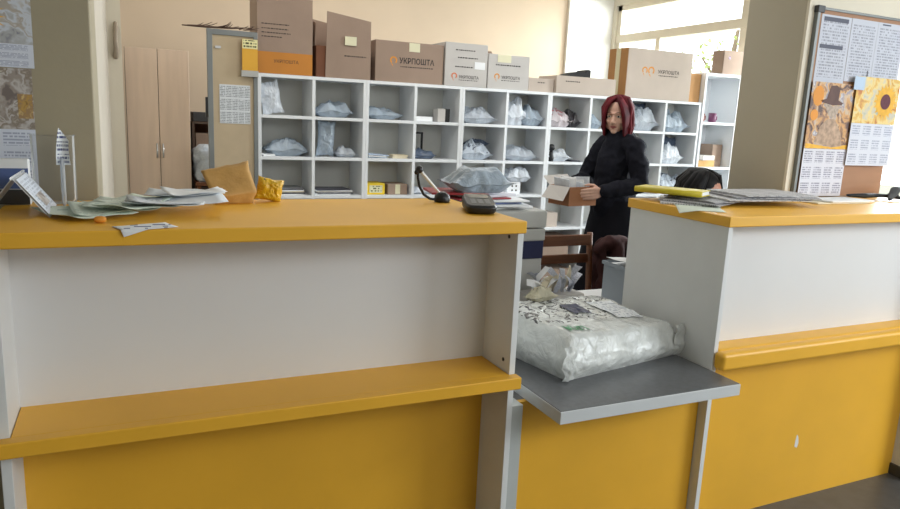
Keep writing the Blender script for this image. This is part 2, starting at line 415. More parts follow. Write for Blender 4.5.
def bag_mesh(c, size, seed, m=(-1e9,1e9,-1e9,1e9,1e9), stand=False, lean=0.0, rz=0.0, amp=1.0, nu=56, nv=42):
    """A crumpled plastic mailer: pointed corners, faceted creases, a flat underside. size = width, depth, height as it lies or stands.
    m = (x0, x1, y0, y1, z1) keeps it inside its compartment."""
    w, d, h = size
    A, B, Tk = (w, h, d) if stand else (w, d, h)
    off = Vector((seed*3.37, seed*1.91, seed*.73))
    def crease(p, k):
        q = p*k+off; q = q+Vector((noise.noise(q),noise.noise(q+Vector((7,0,0))),0))*.5; f = noise.voronoi(q)[0]; return .75*(f[1]-f[0])+.6*(.4-abs(noise.noise(q*1.2))*1.6)
    def surf(u, v, top):
        x = 2*u-1; y = 2*v-1
        j = 1+.10*noise.noise(Vector((x*1.7, y*1.7, seed*2.1)))+.05*noise.noise(Vector((x*5, y*5, seed)))
        px = x*A/2*j*(1-.10*(1-y*y)*abs(x)); py = y*B/2*j*(1-.10*(1-x*x)*abs(y))
        prof = ((1-abs(x)**3.2)**.75)*((1-abs(y)**3.6)**.7)
        lopside = .85+.5*noise.noise(Vector((x*1.3+seed*5, y*1.3, 2.2)))
        P = Vector((px, py, 0)); k = 3.4/max(.12, min(A, B)*1.5)
        cr = crease(P+Vector((0,0,.3 if top else 0)), k*1.3)*.26+crease(P+Vector((0,0,.9 if top else 0)), k*3.2)*.13
        t = Tk*(prof*lopside*.72+cr*amp*(.15+.85*prof)+.02)
        if not stand:
            sm = (.34+.16*noise.noise(Vector((x*2.2+seed, y*2.2, 5.5))))*Tk
            wx = Vector((px*k*2+seed, py*k*2, 9.0)); px += .035*A*noise.noise(wx); py += .035*B*noise.noise(wx+Vector((4,4,4)))
            pb = min(1, prof*1.25)**1.6
            t = sm+(t-sm*.3)*min(1, prof*1.2+.02)*.86 if top else max(0.0, sm*(1-pb)*(1+.3*cr)-.002)
            if not top and prof > .75: t = 0.0
            return px, py, t
        return px, py, t
    mb = MB(); R = Matrix.Rotation(rz, 3, 'Z')
    def fin(u, v, top):
        px, py, t = surf(u, v, top)
        if stand:
            p = Vector((px, (t*.5 if top else -t*.5), py+B/2)); p = Matrix.Rotation(lean, 3, 'Y') @ p; p.z = max(p.z, 0)
        else: p = Vector((px, py, t))
        p = R @ p
        p = Vector(c)+p
        p.x = min(max(p.x, m[0]), m[1]); p.y = min(max(p.y, m[2]), m[3]); p.z = min(p.z, m[4])
        return p
    mb.grid(lambda u,v: fin(u,v,True), nu, nv); mb.grid(lambda u,v: fin(u,v,False), nu, nv)
    return mb

# ------------------------------------------------------------------ the room
RX = 5.43; BY = 7.3; CZ = 3.1
struct('floor', MB().box(-3.0, RX+.2, -3.2, BY+.2, -.1, 0), K['floor'])
struct('ceiling', MB().box(-3.0, RX+.2, -3.2, BY+.2, CZ, CZ+.1), K['ceiling'])
struct('wall_back', MB().box(-3.0, RX+.2, BY, BY+.2, 0, CZ), K['peach'])
struct('sunlit_strip', MB().box(4.80, RX, BY-.04, BY, 0, CZ), K['sunlit_white'])  # blown-out sunlight beside the window put in as a white strip
# wall with the windows: solid strips around two openings
w = MB()
w.box(RX, RX+.2, -3.2, 2.45, 0, CZ); w.box(RX, RX+.2, 2.45, 4.15, 0, .92); w.box(RX, RX+.2, 2.45, 4.15, 2.6, CZ)
w.box(RX, RX+.2, 4.15, 4.45, 0, CZ); w.box(RX, RX+.2, 4.45, 7.2, 0, .9); w.box(RX, RX+.2, 4.45, 7.2, 2.90, CZ); w.box(RX, RX+.2, 7.2, BY, 0, CZ)
struct('wall_right', w, K['cream'])
struct('wall_front', MB().box(-3.0, RX+.2, -3.2, -3.05, 0, CZ), K['cream'])
struct('wall_hall', MB().box(-3.1, -3.0, -3.2, 2.75, 0, CZ), K['cream'])
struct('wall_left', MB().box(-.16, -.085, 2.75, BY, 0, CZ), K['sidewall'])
struct('trim_2', MB().box(-.085, .004, 5.5, 6.15, 0, CZ), K['cream'])
struct('baseboard_back', MB().box(-.08, 4.8, BY-.02, BY, 0, .09), K['dark'])
col = MB().box(-3.0, -.077, 2.32, 2.75, 0, CZ)
struct('pillar_left', col, K['olive'], bevel=.006)
p = MB().box(2.75, 3.41, 2.29, 2.62, 0, CZ); p2 = MB()
struct('pillar_right', p, K['olive_pale'], bevel=.006)
struct('pillar_front_lit', MB().box(2.748, 3.41, 2.276, 2.29, 0, CZ), K['cream'])  # paler cream facing puts the light on the pillar's front into colour

def window(name, y0, y1, z0, z1, transom, lower, full):
    f = MB(); x0, x1 = RX+.03, RX+.11
    for a, b in ((y0, y0+.07), (y1-.07, y1)): f.box(x0, x1, a, b, z0, z1)
    f.box(x0, x1, y0, y1, z0, z0+.07); f.box(x0, x1, y0, y1, z1-.06, z1)
    if transom: f.box(x0-.01, x1, y0, y1, transom-.045, transom+.045)
    for y in lower: f.box(x0, x1, y-.035, y+.035, z0, transom or z1)
    for y in full: f.box(x0, x1, y-.045, y+.045, z0, z1)
    o = struct(name, f, K['winframe'], loc=(RX+.05, (y0+y1)/2, z0))
    obj('pane', MB().box(RX+.066, RX+.07, y0+.02, y1-.02, z0+.02, z1-.02), K['glass'], o)
    obj('window_sill', MB().box(RX-.1, RX+.03, y0-.04, y1+.04, z0-.035, z0), K['winframe'], o, bevel=.005)
window('window_1', 4.45, 7.2, .9, 2.90, 2.515, (6.45,), (5.23,))
window('window_2', 2.45, 4.15, .92, 2.6, None, (), ())

# outside: ground and a tree whose pale leaves show in the window
struct('ground', MB().box(RX+.2, 30, -14, 26, -.6, -.5), K['ground'])
t = thing('tree', 'pale sunlit tree seen faintly through the back window', 'tree', (10.2, 9.9, -.5))
tr = MB().tube([(10.2,9.9,-.5),(10.25,9.9,1.0),(10.15,9.95,2.4),(10.2,9.9,3.3)], [.12,.1,.07,.03], 10)
tr.tube([(10.2,9.9,1.9),(10.6,9.5,2.7),(10.9,9.3,3.0)], [.05,.035,.015], 8).tube([(10.2,9.9,2.0),(9.8,10.3,2.8)], [.045,.015], 8)
obj('trunk', tr, K['bark'], t, smooth=True)
lv = MB(); rnd = random.Random(3)
for i in range(420):
    a = rnd.uniform(0, 2*PI); rr = 1.5*math.sqrt(rnd.random()); c = Vector((10.2+rr*math.cos(a)*.9, 9.9+rr*math.sin(a)*1.6, 2.75+rnd.uniform(-.35,.35)*(1.3-rr*.5)))
    u = Vector((rnd.uniform(-1,1), rnd.uniform(-1,1), rnd.uniform(-.6,.6))).normalized(); v = u.cross(Vector((rnd.uniform(-1,1),.3,1))).normalized(); s = rnd.uniform(.04,.08)
    lv.add([c-u*s, c+v*s*.5, c+u*s, c-v*s*.5], [(0,1,2,3)])
lf = obj('foliage', lv, K['leaf'], t, recalc=False); lf['kind'] = 'stuff'

# ------------------------------------------------------------------ service counters
def screws(parent, pts, axis_x):
    for (y, z) in pts:
        M = Matrix.Translation((axis_x, y, z)) @ Matrix.Rotation(PI/2, 4, 'Y')
        obj('screw_cap', MB().lathe([(.006,-.001),(.006,.001),(.004,.0015)], (0,0,0), 12, M), K['dark'], parent, smooth=True)

L = thing('service_counter', 'long yellow topped white service counter on the left with yellow ledge', 'counter', (.38, 2.0, 0))
obj('counter_top', MB().box(-.305, 1.06, 1.74, 2.30, 1.163, 1.2), K['yellow'], L, bevel=.004)
for a, b in ((-.287, -.265), (1.036, 1.056)):
    obj('end_panel', MB().box(a, b, 1.75, 2.285, 0, 1.163), K['white_edge'], L, bevel=.0015)
obj('back_panel', MB().box(-.265, 1.036, 1.925, 1.943, .728, 1.163), K['white'], L)
lg = MB(); lg.box(-.305, 1.06, 1.712, 1.749, .69, .728); lg.box(-.264, 1.035, 1.745, 1.94, .69, .728)
obj('ledge', lg, K['yellow'], L, bevel=.004)
obj('lower_panel', MB().box(-.265, 1.036, 1.915, 1.933, .02, .69), K['yellow'], L)
screws(L, [(1.80, 1.145), (1.79, .762)], 1.035)

G = thing('parcel_counter', 'low parcel hatch counter with projecting dark grey tray top', 'counter', (1.47, 2.0, 0))
obj('tray', MB().box(1.128, 1.845, 1.595, 2.35, .615, .654), K['alu'], G, bevel=.002)
obj('tray_surface', MB().box(1.131, 1.842, 1.599, 2.349, .6541, .656), K['grey_top'], G)
obj('side_panel', MB().box(1.0575, 1.102, 1.762, 2.33, 0, .614), K['grey_panel'], G, bevel=.002)
obj('front_panel', MB().box(1.102, 1.862, 1.785, 1.803, .0, .614), K['yellow'], G)

Rr = thing('service_counter', 'yellow topped white service counter on the right below the notice board', 'counter', (2.6, 2.0, 0))
obj('counter_top', MB().box(1.854, 3.62, 1.735, 2.275, 1.163, 1.2), K['yellow'], Rr, bevel=.004)
obj('side_panel', MB().box(1.864, 1.884, 1.745, 2.265, 0, 1.163), K['white_edge'], Rr, bevel=.0015)
obj('side_panel', MB().box(3.09, 3.11, 1.70, 2.265, 0, 1.163), K['white_edge'], Rr, bevel=.0015)
obj('side_panel', MB().box(3.59, 3.61, 1.745, 2.265, 0, 1.163), K['white_edge'], Rr, bevel=.0015)
obj('back_panel', MB().box(1.884, 3.59, 1.82, 1.838, .722, 1.163), K['white'], Rr)
lg = MB(); lg.box(1.862, 3.09, 1.695, 1.744, .655, .722); lg.box(1.885, 3.089, 1.74, 1.835, .655, .722)
obj('ledge', lg, K['yellow'], Rr, bevel=.016)
obj('lower_panel', MB().box(1.884, 3.09, 1.80, 1.818, 0, .655), K['yellow'], Rr)
obj('plinth', MB().box(3.08, 3.09, 1.70, 1.80, 0, .05), K['dark'], Rr)
ch = MB().poly([(2.43,1.7995,.235),(2.446,1.7995,.228),(2.452,1.7995,.25),(2.445,1.7995,.278),(2.436,1.7995,.288),(2.432,1.7995,.262)])
obj('paint_chip', ch, K['white'], Rr, label='white chip in the yellow paint', recalc=False)

# desk behind the hatch and behind the left counter
D = thing('work_desk', 'white work desk behind the parcel hatch', 'desk', (1.75, 2.65, 0))
obj('desk_top', MB().box(1.06, 2.29, 2.36, 2.86, .625, .655), K['white'], D, bevel=.003)
for x in (1.10, 2.22):
    for y in (2.38, 2.80): obj('leg', MB().box(x, x+.04, y, y+.04, 0, .625), K['alu'], D, bevel=.002)

# ------------------------------------------------------------------ pigeon-hole shelving
SY = 5.0; SD = .33; T = .022
ROWS = [.02, .31, .597, .880, 1.156, 1.443, 1.719]       # centre heights of the boards
XS = [.837, 1.61, 2.385, 3.185, 4.005, 4.81]
ordn = ['first', 'second', 'third', 'fourth', 'fifth']
for k in range(5):
    x0, x1 = XS[k]+.0005, XS[k+1]-.0005; xm = (x0+x1)/2
    S = thing('pigeonhole_shelf', '%s white pigeonhole shelving unit from the left, two cells wide' % ordn[k], 'shelf', (xm, SY+SD/2, 0), 'white pigeonhole shelving units along the back')
    for a in (x0, x1-T): obj('side_panel', MB().box(a, a+T, SY, SY+SD, 0, 1.73), K['shelf'], S, bevel=.001)
    obj('top_panel', MB().box(x0+T, x1-T, SY, SY+SD, 1.708, 1.73), K['shelf'], S, bevel=.001)
    for z in ROWS[:-1]: obj('shelf_board', MB().box(x0+T, x1-T, SY+.002, SY+SD-.006, z-T/2, z+T/2), K['shelf'], S, bevel=.001)
    dv = MB()
    for a, b in zip(ROWS, ROWS[1:]): dv.box(xm-T/2, xm+T/2, SY+.001, SY+SD-.006, a+T/2, b-T/2)
    obj('divider', dv, K['shelf'], S)
    obj('back_panel', MB().box(x0+T, x1-T, SY+SD-.006, SY+SD, .009, 1.708), K['shelf_back'], S)
CELLS = []
for k in range(5):
    xm = (XS[k]+XS[k+1])/2; CELLS += [(XS[k]+T, xm-T/2), (xm+T/2, XS[k+1]-T)]
def base(row): return ROWS[-2-row]+T/2+.0005            # row 0 is the top row of cells

# tall open cabinet at the right end
W = thing('open_cabinet', 'tall white open cabinet at the right end of the shelving', 'cabinet', (5.05, 5.2, 0))
for a in (4.83, 5.25): obj('side_panel', MB().box(a, a+.022, 5.0, 5.36, 0, 2.0), K['shelf'], W, bevel=.001)
obj('top_panel', MB().box(4.852, 5.25, 5.0, 5.36, 1.975, 2.0), K['shelf'], W, bevel=.001)
for z in (.1, .45, .8, 1.144, 1.559): obj('shelf_board', MB().box(4.852, 5.25, 5.002, 5.354, z-.022, z), K['shelf'], W, bevel=.001)
obj('back_panel', MB().box(4.852, 5.25, 5.354, 5.36, .05, 1.975), K['shelf'], W)

# ------------------------------------------------------------------ back room, left side
A = thing('wardrobe', 'pinkish two door wooden wardrobe in the back left corner', 'wardrobe', (.26, 6.6, 0))
obj('carcass', MB().box(.02, .50, 6.32, 6.88, 0, 1.93), K['ward_dark'], A, bevel=.002)
for a, b, hx in ((.021, .259, .238), (.263, .499, .284)):
    d = obj('door', MB().box(a, b, 6.298, 6.319, .06, 1.928), K['ward'], A, bevel=.003)
    h = MB().tube([(hx,6.30,1.06),(hx,6.275,1.07),(hx,6.275,1.16),(hx,6.30,1.17)], .006, 8)
    obj('handle', h, K['steel'], d, smooth=True)
B = thing('bookcase', 'small brown bookcase between wardrobe and partition board', 'bookcase', (.75, 6.65, 0))
for a in (.53, .96): obj('side_panel', MB().box(a, a+.02, 6.5, 6.8, 0, 1.36), K['ward_dark'], B)
for z in (.06, .45, .78, 1.08, 1.36): obj('shelf_board', MB().box(.55, .96, 6.5, 6.795, z-.02, z), K['ward_dark'], B)
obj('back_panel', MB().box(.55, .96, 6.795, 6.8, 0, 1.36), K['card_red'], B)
tag(obj('document_box', MB().box(.54, .9, 6.52, 6.78, 1.3605, 1.44), K['dark'], bevel=.004, loc=(.72,6.65,1.3605)), 'flat dark box lying on the brown bookcase', 'box')
tag(obj('document_box', MB().box(.56, .8, 6.53, 6.78, 1.0805, 1.26), K['card'], bevel=.004, loc=(.68,6.65,1.0805)), 'brown cardboard box inside the brown bookcase', 'box')
tag(obj('plastic_bag', lump((.635, 6.36, .86), (.20,.18,.30), .3, 21, .7, .25), K['grey_bag'], smooth=True, loc=(.635,6.36,.86)), 'crumpled grey plastic bag beside the wardrobe', 'bag')
C = thing('stool', 'small brown stool under the grey plastic bag', 'stool', (.62, 6.33, 0))
obj('seat', MB().box(.53, .74, 6.22, 6.48, .83, .86), K['wood'], C, bevel=.004)
for x in (.54, .705):
    for y in (6.23, 6.45): obj('leg', MB().box(x, x+.025, y, y+.025, 0, .83), K['wood'], C)
tag(obj('wall_bracket', MB().tube([(-.03,5.495,2.02),(-.028,5.47,1.99),(-.034,5.47,1.9),(-.03,5.46,1.84),(-.036,5.495,1.80)], [.012,.016,.014,.018,.02], 10), mat('dull grey bracket',(160,146,128),.6), smooth=True, loc=(-.03,5.49,1.8)), 'small dull bracket high on the cream wall edge beside the wardrobe', 'bracket')

# partition board with grey frame
P = thing('partition_board', 'beige partition board in a grey metal frame beside the shelving', 'partition', (.66, 4.95, 0))
obj('board', MB().box(.535, .80, 4.94, 4.955, .1, 1.95), K['panel'], P)
fr = MB().box(.505, .538, 4.93, 4.965, 0, 1.985).box(.798, .825, 4.93, 4.965, 0, 1.985).box(.538, .798, 4.93, 4.965, 1.95, 1.985).box(.538, .798, 4.93, 4.965, .08, .11)
obj('frame', fr, K['frame_grey'], P, bevel=.002)
for x in (.51, .81): obj('foot', MB().box(x-.01, x+.02, 4.75, 5.0 if x > .7 else 5.2, 0, .03), K['frame_grey'], P, bevel=.003)
obj('clip', MB().box(.49, .506, 4.935, 4.96, 1.42, 1.55), K['black'], P, bevel=.002)
obj('hook', MB().box(.555, .59, 4.93, 4.94, 1.865, 1.88), K['steel'], P)
tag(obj('notice_sheet', MB().box(.578, .775, 4.936, 4.939, 1.385, 1.638), K['table'], loc=(.676,4.938,1.385)), 'printed table sheet pinned to the beige partition board', 'paper')
Y = thing('wall_pocket', 'yellow flyer pocket hanging on the partition frame', 'holder', (.80, 4.91, 1.70))
obj('holder', MB().box(.715, .826, 4.905, 4.929, 1.695, 1.735), K['machine'], Y, bevel=.002)
obj('flyer', MB().box(.722, .822, 4.91, 4.918, 1.736, 1.935), K['yellow_dull'], Y)
obj('flyer_header', MB().box(.723, .821, 4.907, 4.9095, 1.875, 1.934), printed('flyer header', (232,226,170), (70,66,40), 1, 1, 3, dens=.45, words=10), Y)
tw = MB(); rnd = random.Random(5)
tw.tube([(.36,4.95,1.992),(.5,4.95,1.994),(.66,4.955,2.0),(.79,4.95,2.012)], [.004,.007,.006,.003], 7)
for i in range(14):
    x = rnd.uniform(.38, .76); a = rnd.uniform(-.5, .5); l = rnd.uniform(.04,.11)
    tw.tube([(x,4.95,1.995),(x+l*.6,4.95+a*.05,1.998+abs(a)*.03),(x+l,4.95+a*.1,2.0+abs(a)*.07)], [.0035,.003,.0015], 6)
tag(obj('dry_twig', tw, K['twig'], smooth=True, loc=(.58,4.95,1.985)), 'dry brown twig lying along the top of the partition board', 'twig')

# ------------------------------------------------------------------ boxes on top of the shelving
def logo(mb, x, z, y, r, n=22):
    """Open ring with a tail, the round mark beside the lettering."""
    for k in range(n):
        a0 = 2*PI*k/n; a1 = 2*PI*(k+.98)/n
        if 1.25*PI < a0 < 1.72*PI: continue
        mb.add([(x+r*math.cos(a0),y,z+r*math.sin(a0)),(x+r*math.cos(a1),y,z+r*math.sin(a1)),(x+.62*r*math.cos(a1),y,z+.62*r*math.sin(a1)),(x+.62*r*math.cos(a0),y,z+.62*r*math.sin(a0))], [(0,1,2,3)])
    mb.add([(x-.75*r,y,z-.75*r),(x-.3*r,y,z-.95*r),(x+.0*r,y,z-1.7*r)], [(0,1,2)])

def carton(name, label, x0, x1, z0, z1, y0, depth, m, group='cardboard boxes on top of the shelving', rz=0.0):
    o = thing(name, label, 'box', ((x0+x1)/2, y0+depth/2, z0), group)
    b = obj('carton', MB().box(x0, x1, y0, y0+depth, z0, z1), m, o, bevel=.003)
    return o, y0-.0012
def small_print(mb, x0, x1, z, y, h=.006):
    """A line of print too small to read, as broken dashes."""
    rnd = random.Random(int(x0*1000)+int(z*1000)); x = x0
    while x < x1:
        l = rnd.uniform(.006,.02); mb.add([(x,y,z),(min(x+l,x1),y,z),(min(x+l,x1),y,z+h),(x,y,z+h)], [(0,1,2,3)]); x += l+.005
TZ = 1.7305
o, fy = carton('cardboard_box', 'tall brown box with orange lower band above the first column', .835, 1.213, TZ, 2.24, 5.01, .3, K['card'])
obj('orange_band', MB().box(.8355, 1.2125, fy-.0005, fy+.001, TZ+.002, TZ+.145), K['card_orange'], o)
lt = MB(); text_mb(lt, 'УКРПОШТА', (.945, fy-.001, TZ+.075), .03, width=.17); obj('lettering', lt, K['ink'], o, recalc=False)
lt = MB()
for i, z in enumerate((2.055, 2.025, 1.998, 1.972)): small_print(lt, .865, (1.05,1.045,1.06,1.0)[i], z, fy)
obj('small_print', lt, K['ink'], o, recalc=False)

o = thing('cardboard_box', 'open brown box with raised front flap and small white label', 'box', (1.43, 5.16, TZ), 'cardboard boxes on top of the shelving')
b = MB().box(1.31, 1.64, 5.01, 5.012, TZ, 1.95)
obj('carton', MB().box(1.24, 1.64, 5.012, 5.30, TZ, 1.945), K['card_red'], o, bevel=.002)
obj('front_panel', MB().prism([(1.305,5.005,TZ),(1.637,5.005,TZ),(1.632,4.995,2.135),(1.312,4.995,2.178)], (0,.006,0)), K['card'], o)
obj('side_flap', MB().prism([(1.24,5.25,1.945),(1.24,5.05,1.945),(1.245,5.05,2.10),(1.245,5.25,2.14)], (.004,0,0)), K['card'], o)
obj('back_flap', MB().prism([(1.24,5.296,1.945),(1.64,5.296,1.945),(1.60,5.30,2.10),(1.24,5.30,2.16)], (0,.004,0)), K['card'], o)
obj('address_label', MB().box(1.44, 1.525, 4.989, 4.9935, 1.96, 2.02), K['tape'], o)
lt = MB(); small_print(lt, 1.44, 1.60, 1.883, 5.0005, .008); obj('small_print', lt, K['ink'], o, recalc=False)

o, fy = carton('cardboard_box', 'wide brown box with large lettering above the third and fourth columns', 1.675, 2.215, TZ, 2.022, 5.01, .3, K['card'])
lt = MB(); sm_ = MB(); text_mb(lt, 'УКРПОШТА', (1.86, fy, 1.868), .055, width=.28, bold=.02); small_print(sm_, 1.87, 2.13, 1.84, fy, .007); obj('lettering', lt, K['ink'], o, recalc=False); obj('small_print', sm_, K['ink'], o, recalc=False)
lg_ = MB(); logo(lg_, 1.815, 1.885, fy, .028); obj('logo', lg_, K['orange'], o, recalc=False)
obj('paper_label', MB().box(1.935, 2.02, fy-.001, fy+.001, 1.955, 2.018), K['tape'], o)

o, fy = carton('cardboard_box', 'pale grey box with red orange mark and white sticker on its edge', 2.225, 2.585, TZ, 2.052, 5.0, .3, K['card_grey'])
lt = MB(); sm_ = MB(); text_mb(lt, 'УКРПОШТА', (2.345, fy, 1.79), .032, width=.17, bold=.01)
for x0, x1, z in ((2.31,2.48,1.995),(2.33,2.5,1.94),(2.31,2.46,1.872)): small_print(sm_, x0, x1, z, fy, .008)
small_print(sm_, 2.345, 2.51, 1.775, fy, .005)
obj('lettering', lt, K['ink'], o, recalc=False); obj('small_print', sm_, K['ink'], o, recalc=False)
lg_ = MB(); logo(lg_, 2.305, 1.806, fy, .024); obj('logo', lg_, K['orange_red'], o, recalc=False)
obj('sticker', MB().box(2.475, 2.565, fy-.001, fy+.001, 1.865, 1.92), K['paper'], o)

o, fy = carton('cardboard_box', 'pale grey box with yellow mark above the sixth column', 2.60, 2.972, TZ, 1.995, 5.01, .3, K['card_grey'])
lt = MB(); sm_ = MB(); text_mb(lt, 'УКРПОШТА', (2.72, fy, 1.81), .032, width=.17, bold=.01); small_print(sm_, 2.665, 2.89, 1.91, fy, .009); small_print(sm_, 2.72, 2.89, 1.795, fy, .005); obj('lettering', lt, K['ink'], o, recalc=False); obj('small_print', sm_, K['ink'], o, recalc=False)
lg_ = MB(); logo(lg_, 2.68, 1.825, fy, .024); obj('logo', lg_, K['orange'], o, recalc=False)
obj('tape_strip', MB().box(2.68, 2.80, fy-.001, fy+.001, 1.935, 1.993), K['tape'], o)
fl = MB().prism([(2.6,5.30,1.995),(2.80,5.30,1.995),(2.76,5.28,2.04),(2.62,5.28,2.035)], (0,.004,0)); obj('flap', fl, K['card'], o)

o, fy = carton('cardboard_box', 'small flat brown box above the seventh column', 2.985, 3.225, TZ, 1.838, 5.03, .25, K['card_pale'])
lt = MB(); small_print(lt, 3.07, 3.14, 1.80, fy, .008); obj('small_print', lt, K['ink'], o, recalc=False)
o, fy = carton('cardboard_box', 'long flat brown box with a black item on top', 3.23, 3.83, TZ, 1.872, 5.0, .28, K['card_pale'])
lt = MB(); small_print(lt, 3.32, 3.46, 1.825, fy, .008); obj('small_print', lt, K['ink'], o, recalc=False)
bp_ = MB().prism([(3.33,5.05,1.8725),(3.60,5.05,1.8725),(3.60,5.05,1.935),(3.57,5.05,1.94),(3.54,5.05,1.918),(3.46,5.05,1.915)], (0,.16,0))
tag(obj('folded_bag', bp_, K['black_matte'], bevel=.006, loc=(3.46,5.13,1.8725)), 'black folded bag lying on the long flat box', 'bag')

o = thing('cardboard_box', 'largest pale box with orange logo above the eighth and ninth columns', 'box', (4.29, 5.13, TZ), 'cardboard boxes on top of the shelving')
obj('carton', MB().box(3.935, 4.655, 5.0, 5.26, TZ, 2.15), K['card_pale'], o, bevel=.004); fy = 4.9985
obj('side_panel', MB().prism([(3.934,5.002,TZ),(3.934,5.258,TZ),(3.934,5.258,2.148),(3.934,5.002,2.148)], (-.003,0,0)), mat('orange brown cardboard side',(178,132,84),.8), o)
obj('tape_strip', MB().box(3.9285, 3.9305, 5.10, 5.16, TZ+.02, 2.148), K['tape'], o)
lt = MB(); sm_ = MB(); text_mb(lt, 'УКРПОШТА', (4.27, fy, 1.955), .04, width=.24, bold=.01); small_print(sm_, 4.28, 4.5, 1.932, fy, .007); obj('lettering', lt, K['ink'], o, recalc=False); obj('small_print', sm_, K['ink'], o, recalc=False)
lg_ = MB(); logo(lg_, 4.195, 1.972, fy, .035); logo(lg_, 4.125, 1.972, fy, .03); obj('logo', lg_, K['orange'], o, recalc=False)
o, fy = carton('cardboard_box', 'orange brown box wedged beside the tall white open cabinet', 4.665, 4.822, TZ, 1.985, 5.05, .26, mat('tan cardboard',(196,150,100),.8))
o, fy = carton('cardboard_box', 'brown box on top of the tall white open cabinet', 5.04, 5.29, 2.0005, 2.215, 5.02, .14, K['card'], group=None)
lt = MB(); lt.disc((5.11,fy,2.15), .016); obj('printed_marks', lt, K['mug_purple'], o, recalc=False)

# ------------------------------------------------------------------ parcels in the pigeonholes
cname = ['first','second','third','fourth','fifth','sixth','seventh','eighth','ninth','tenth']
rname = ['top','second','third','fourth','fifth','bottom']
def bag(row, colm, f0, f1, h, m, desc, seed, dy=.03, d=.24, stand=False, lean=0.0, dz=0.0, amp=1.0, rz=0.0):
    """f0..f1: where in the width of its cell the bag lies; h: its height."""
    a, b = CELLS[colm]; x0 = a+(b-a)*f0; x1 = a+(b-a)*f1; z = base(row)+dz
    c = ((x0+x1)/2, SY+dy+d/2, z)
    lim = (a+.003, b-.003, SY+.004, SY+SD-.01, ROWS[-1-row]-T/2-.003)
    o = obj('mailing_bag', bag_mesh(c, (x1-x0, d, h), seed, lim, stand, lean, rz, amp), m, smooth=True, loc=c)
    return tag(o, '%s, %s row, %s column of the shelving' % (desc, rname[row], cname[colm]), 'mailing bag', 'plastic mailing bags in the pigeonholes')
bag(0,0,.08,.50,.235,K['white_bag'],'white grey mailing bag leaning upright',1,d=.07,dy=.05,stand=True,lean=-.22)
bag(1,0,.10,.97,.13,K['sky_bag'],'blue grey mailing bag lying',2)
bag(0,1,.02,.86,.12,K['sky_bag'],'blue grey mailing bag lying flat',3)
bag(1,1,.08,.46,.265,K['sky_bag'],'glossy blue grey mailing bag standing upright',4,d=.12,dy=.04,stand=True,lean=.06)
bag(1,1,.45,.95,.075,K['grey_bag'],'small grey mailing bag lying',5,d=.18)
bag(0,2,.0,.80,.10,K['sky_bag'],'thin blue grey mailing bag lying',6)
bag(1,3,.0,.55,.075,K['dark_bag'],'dark blue mailing bag lying',7,d=.18)
bag(0,4,.02,.86,.12,K['grey_bag'],'grey mailing bag lying loosely',8,amp=1.4)
bag(1,4,.0,.80,.15,K['foil_bag'],'silvery mailing bag lying',9,amp=1.2)
bag(1,4,.30,.85,.06,K['dark_bag'],'dark flat mailing bag over the silvery one',10,dy=.14,d=.12,dz=.105)
bag(0,5,.0,.60,.20,K['white_bag'],'crumpled white mailing bag standing',11,amp=1.5,d=.2)
bag(0,5,.40,1.0,.16,K['sky_bag'],'crumpled blue grey mailing bag beside the white one',12,amp=1.4,dy=.02,d=.24)
bag(1,5,.0,.98,.11,K['grey_bag'],'low grey mailing bag lying',13,amp=1.5)
bag(0,6,.02,.66,.15,K['red_bag'],'red and white mailing bag',14,amp=1.4)
bag(0,6,.5,.86,.14,K['black_bag'],'black mailing bag',15,amp=1.5,d=.18)
bag(1,6,.02,.70,.11,K['white_bag'],'crumpled white mailing bag',16,amp=1.5)
bag(0,7,.0,.42,.12,K['sky_bag'],'blue grey mailing bag half behind the woman',17)
bag(1,7,.02,.6,.1,K['white_bag'],'white mailing bag behind the woman',18)
bag(0,8,.0,.98,.21,K['grey_bag'],'big pale grey mailing bag',19,amp=1.3,d=.22)
bag(0,8,.5,1.0,.25,K['dark_bag'],'dark blue mailing bag behind the pale one',20,dy=.24,d=.07,stand=True)
bag(1,8,.12,.5,.15,K['grey_bag'],'small grey mailing bag beside the woman',22,amp=1.5)
bag(1,8,.1,.95,.04,K['white_bag'],'flat white mailing bag',23,dy=.05,d=.2)
bag(0,9,.0,.88,.18,K['sky_bag'],'blue grey mailing bag slumping',24,amp=1.6)
bag(1,9,.0,.80,.17,K['white_bag'],'white mailing bag slumping',25,amp=1.5,d=.18)
bag(1,9,.38,1.0,.25,K['dark_bag'],'blue mailing bag behind the white one',26,dy=.23,d=.08,stand=True,lean=.1)
bag(2,9,.0,1.0,.19,K['foil_bag'],'crumpled silvery mailing bag',27,amp=1.5)
bag(2,5,.12,.80,.12,K['white_bag'],'white mailing bag on small white cartons',28,dz=.1,amp=1.4,d=.18)
bag(2,6,.4,.9,.12,K['grey_bag'],'grey mailing bag behind the carried box',29)
bag(2,3,.02,.5,.05,K['white_bag'],'flat white mailing bag',30)

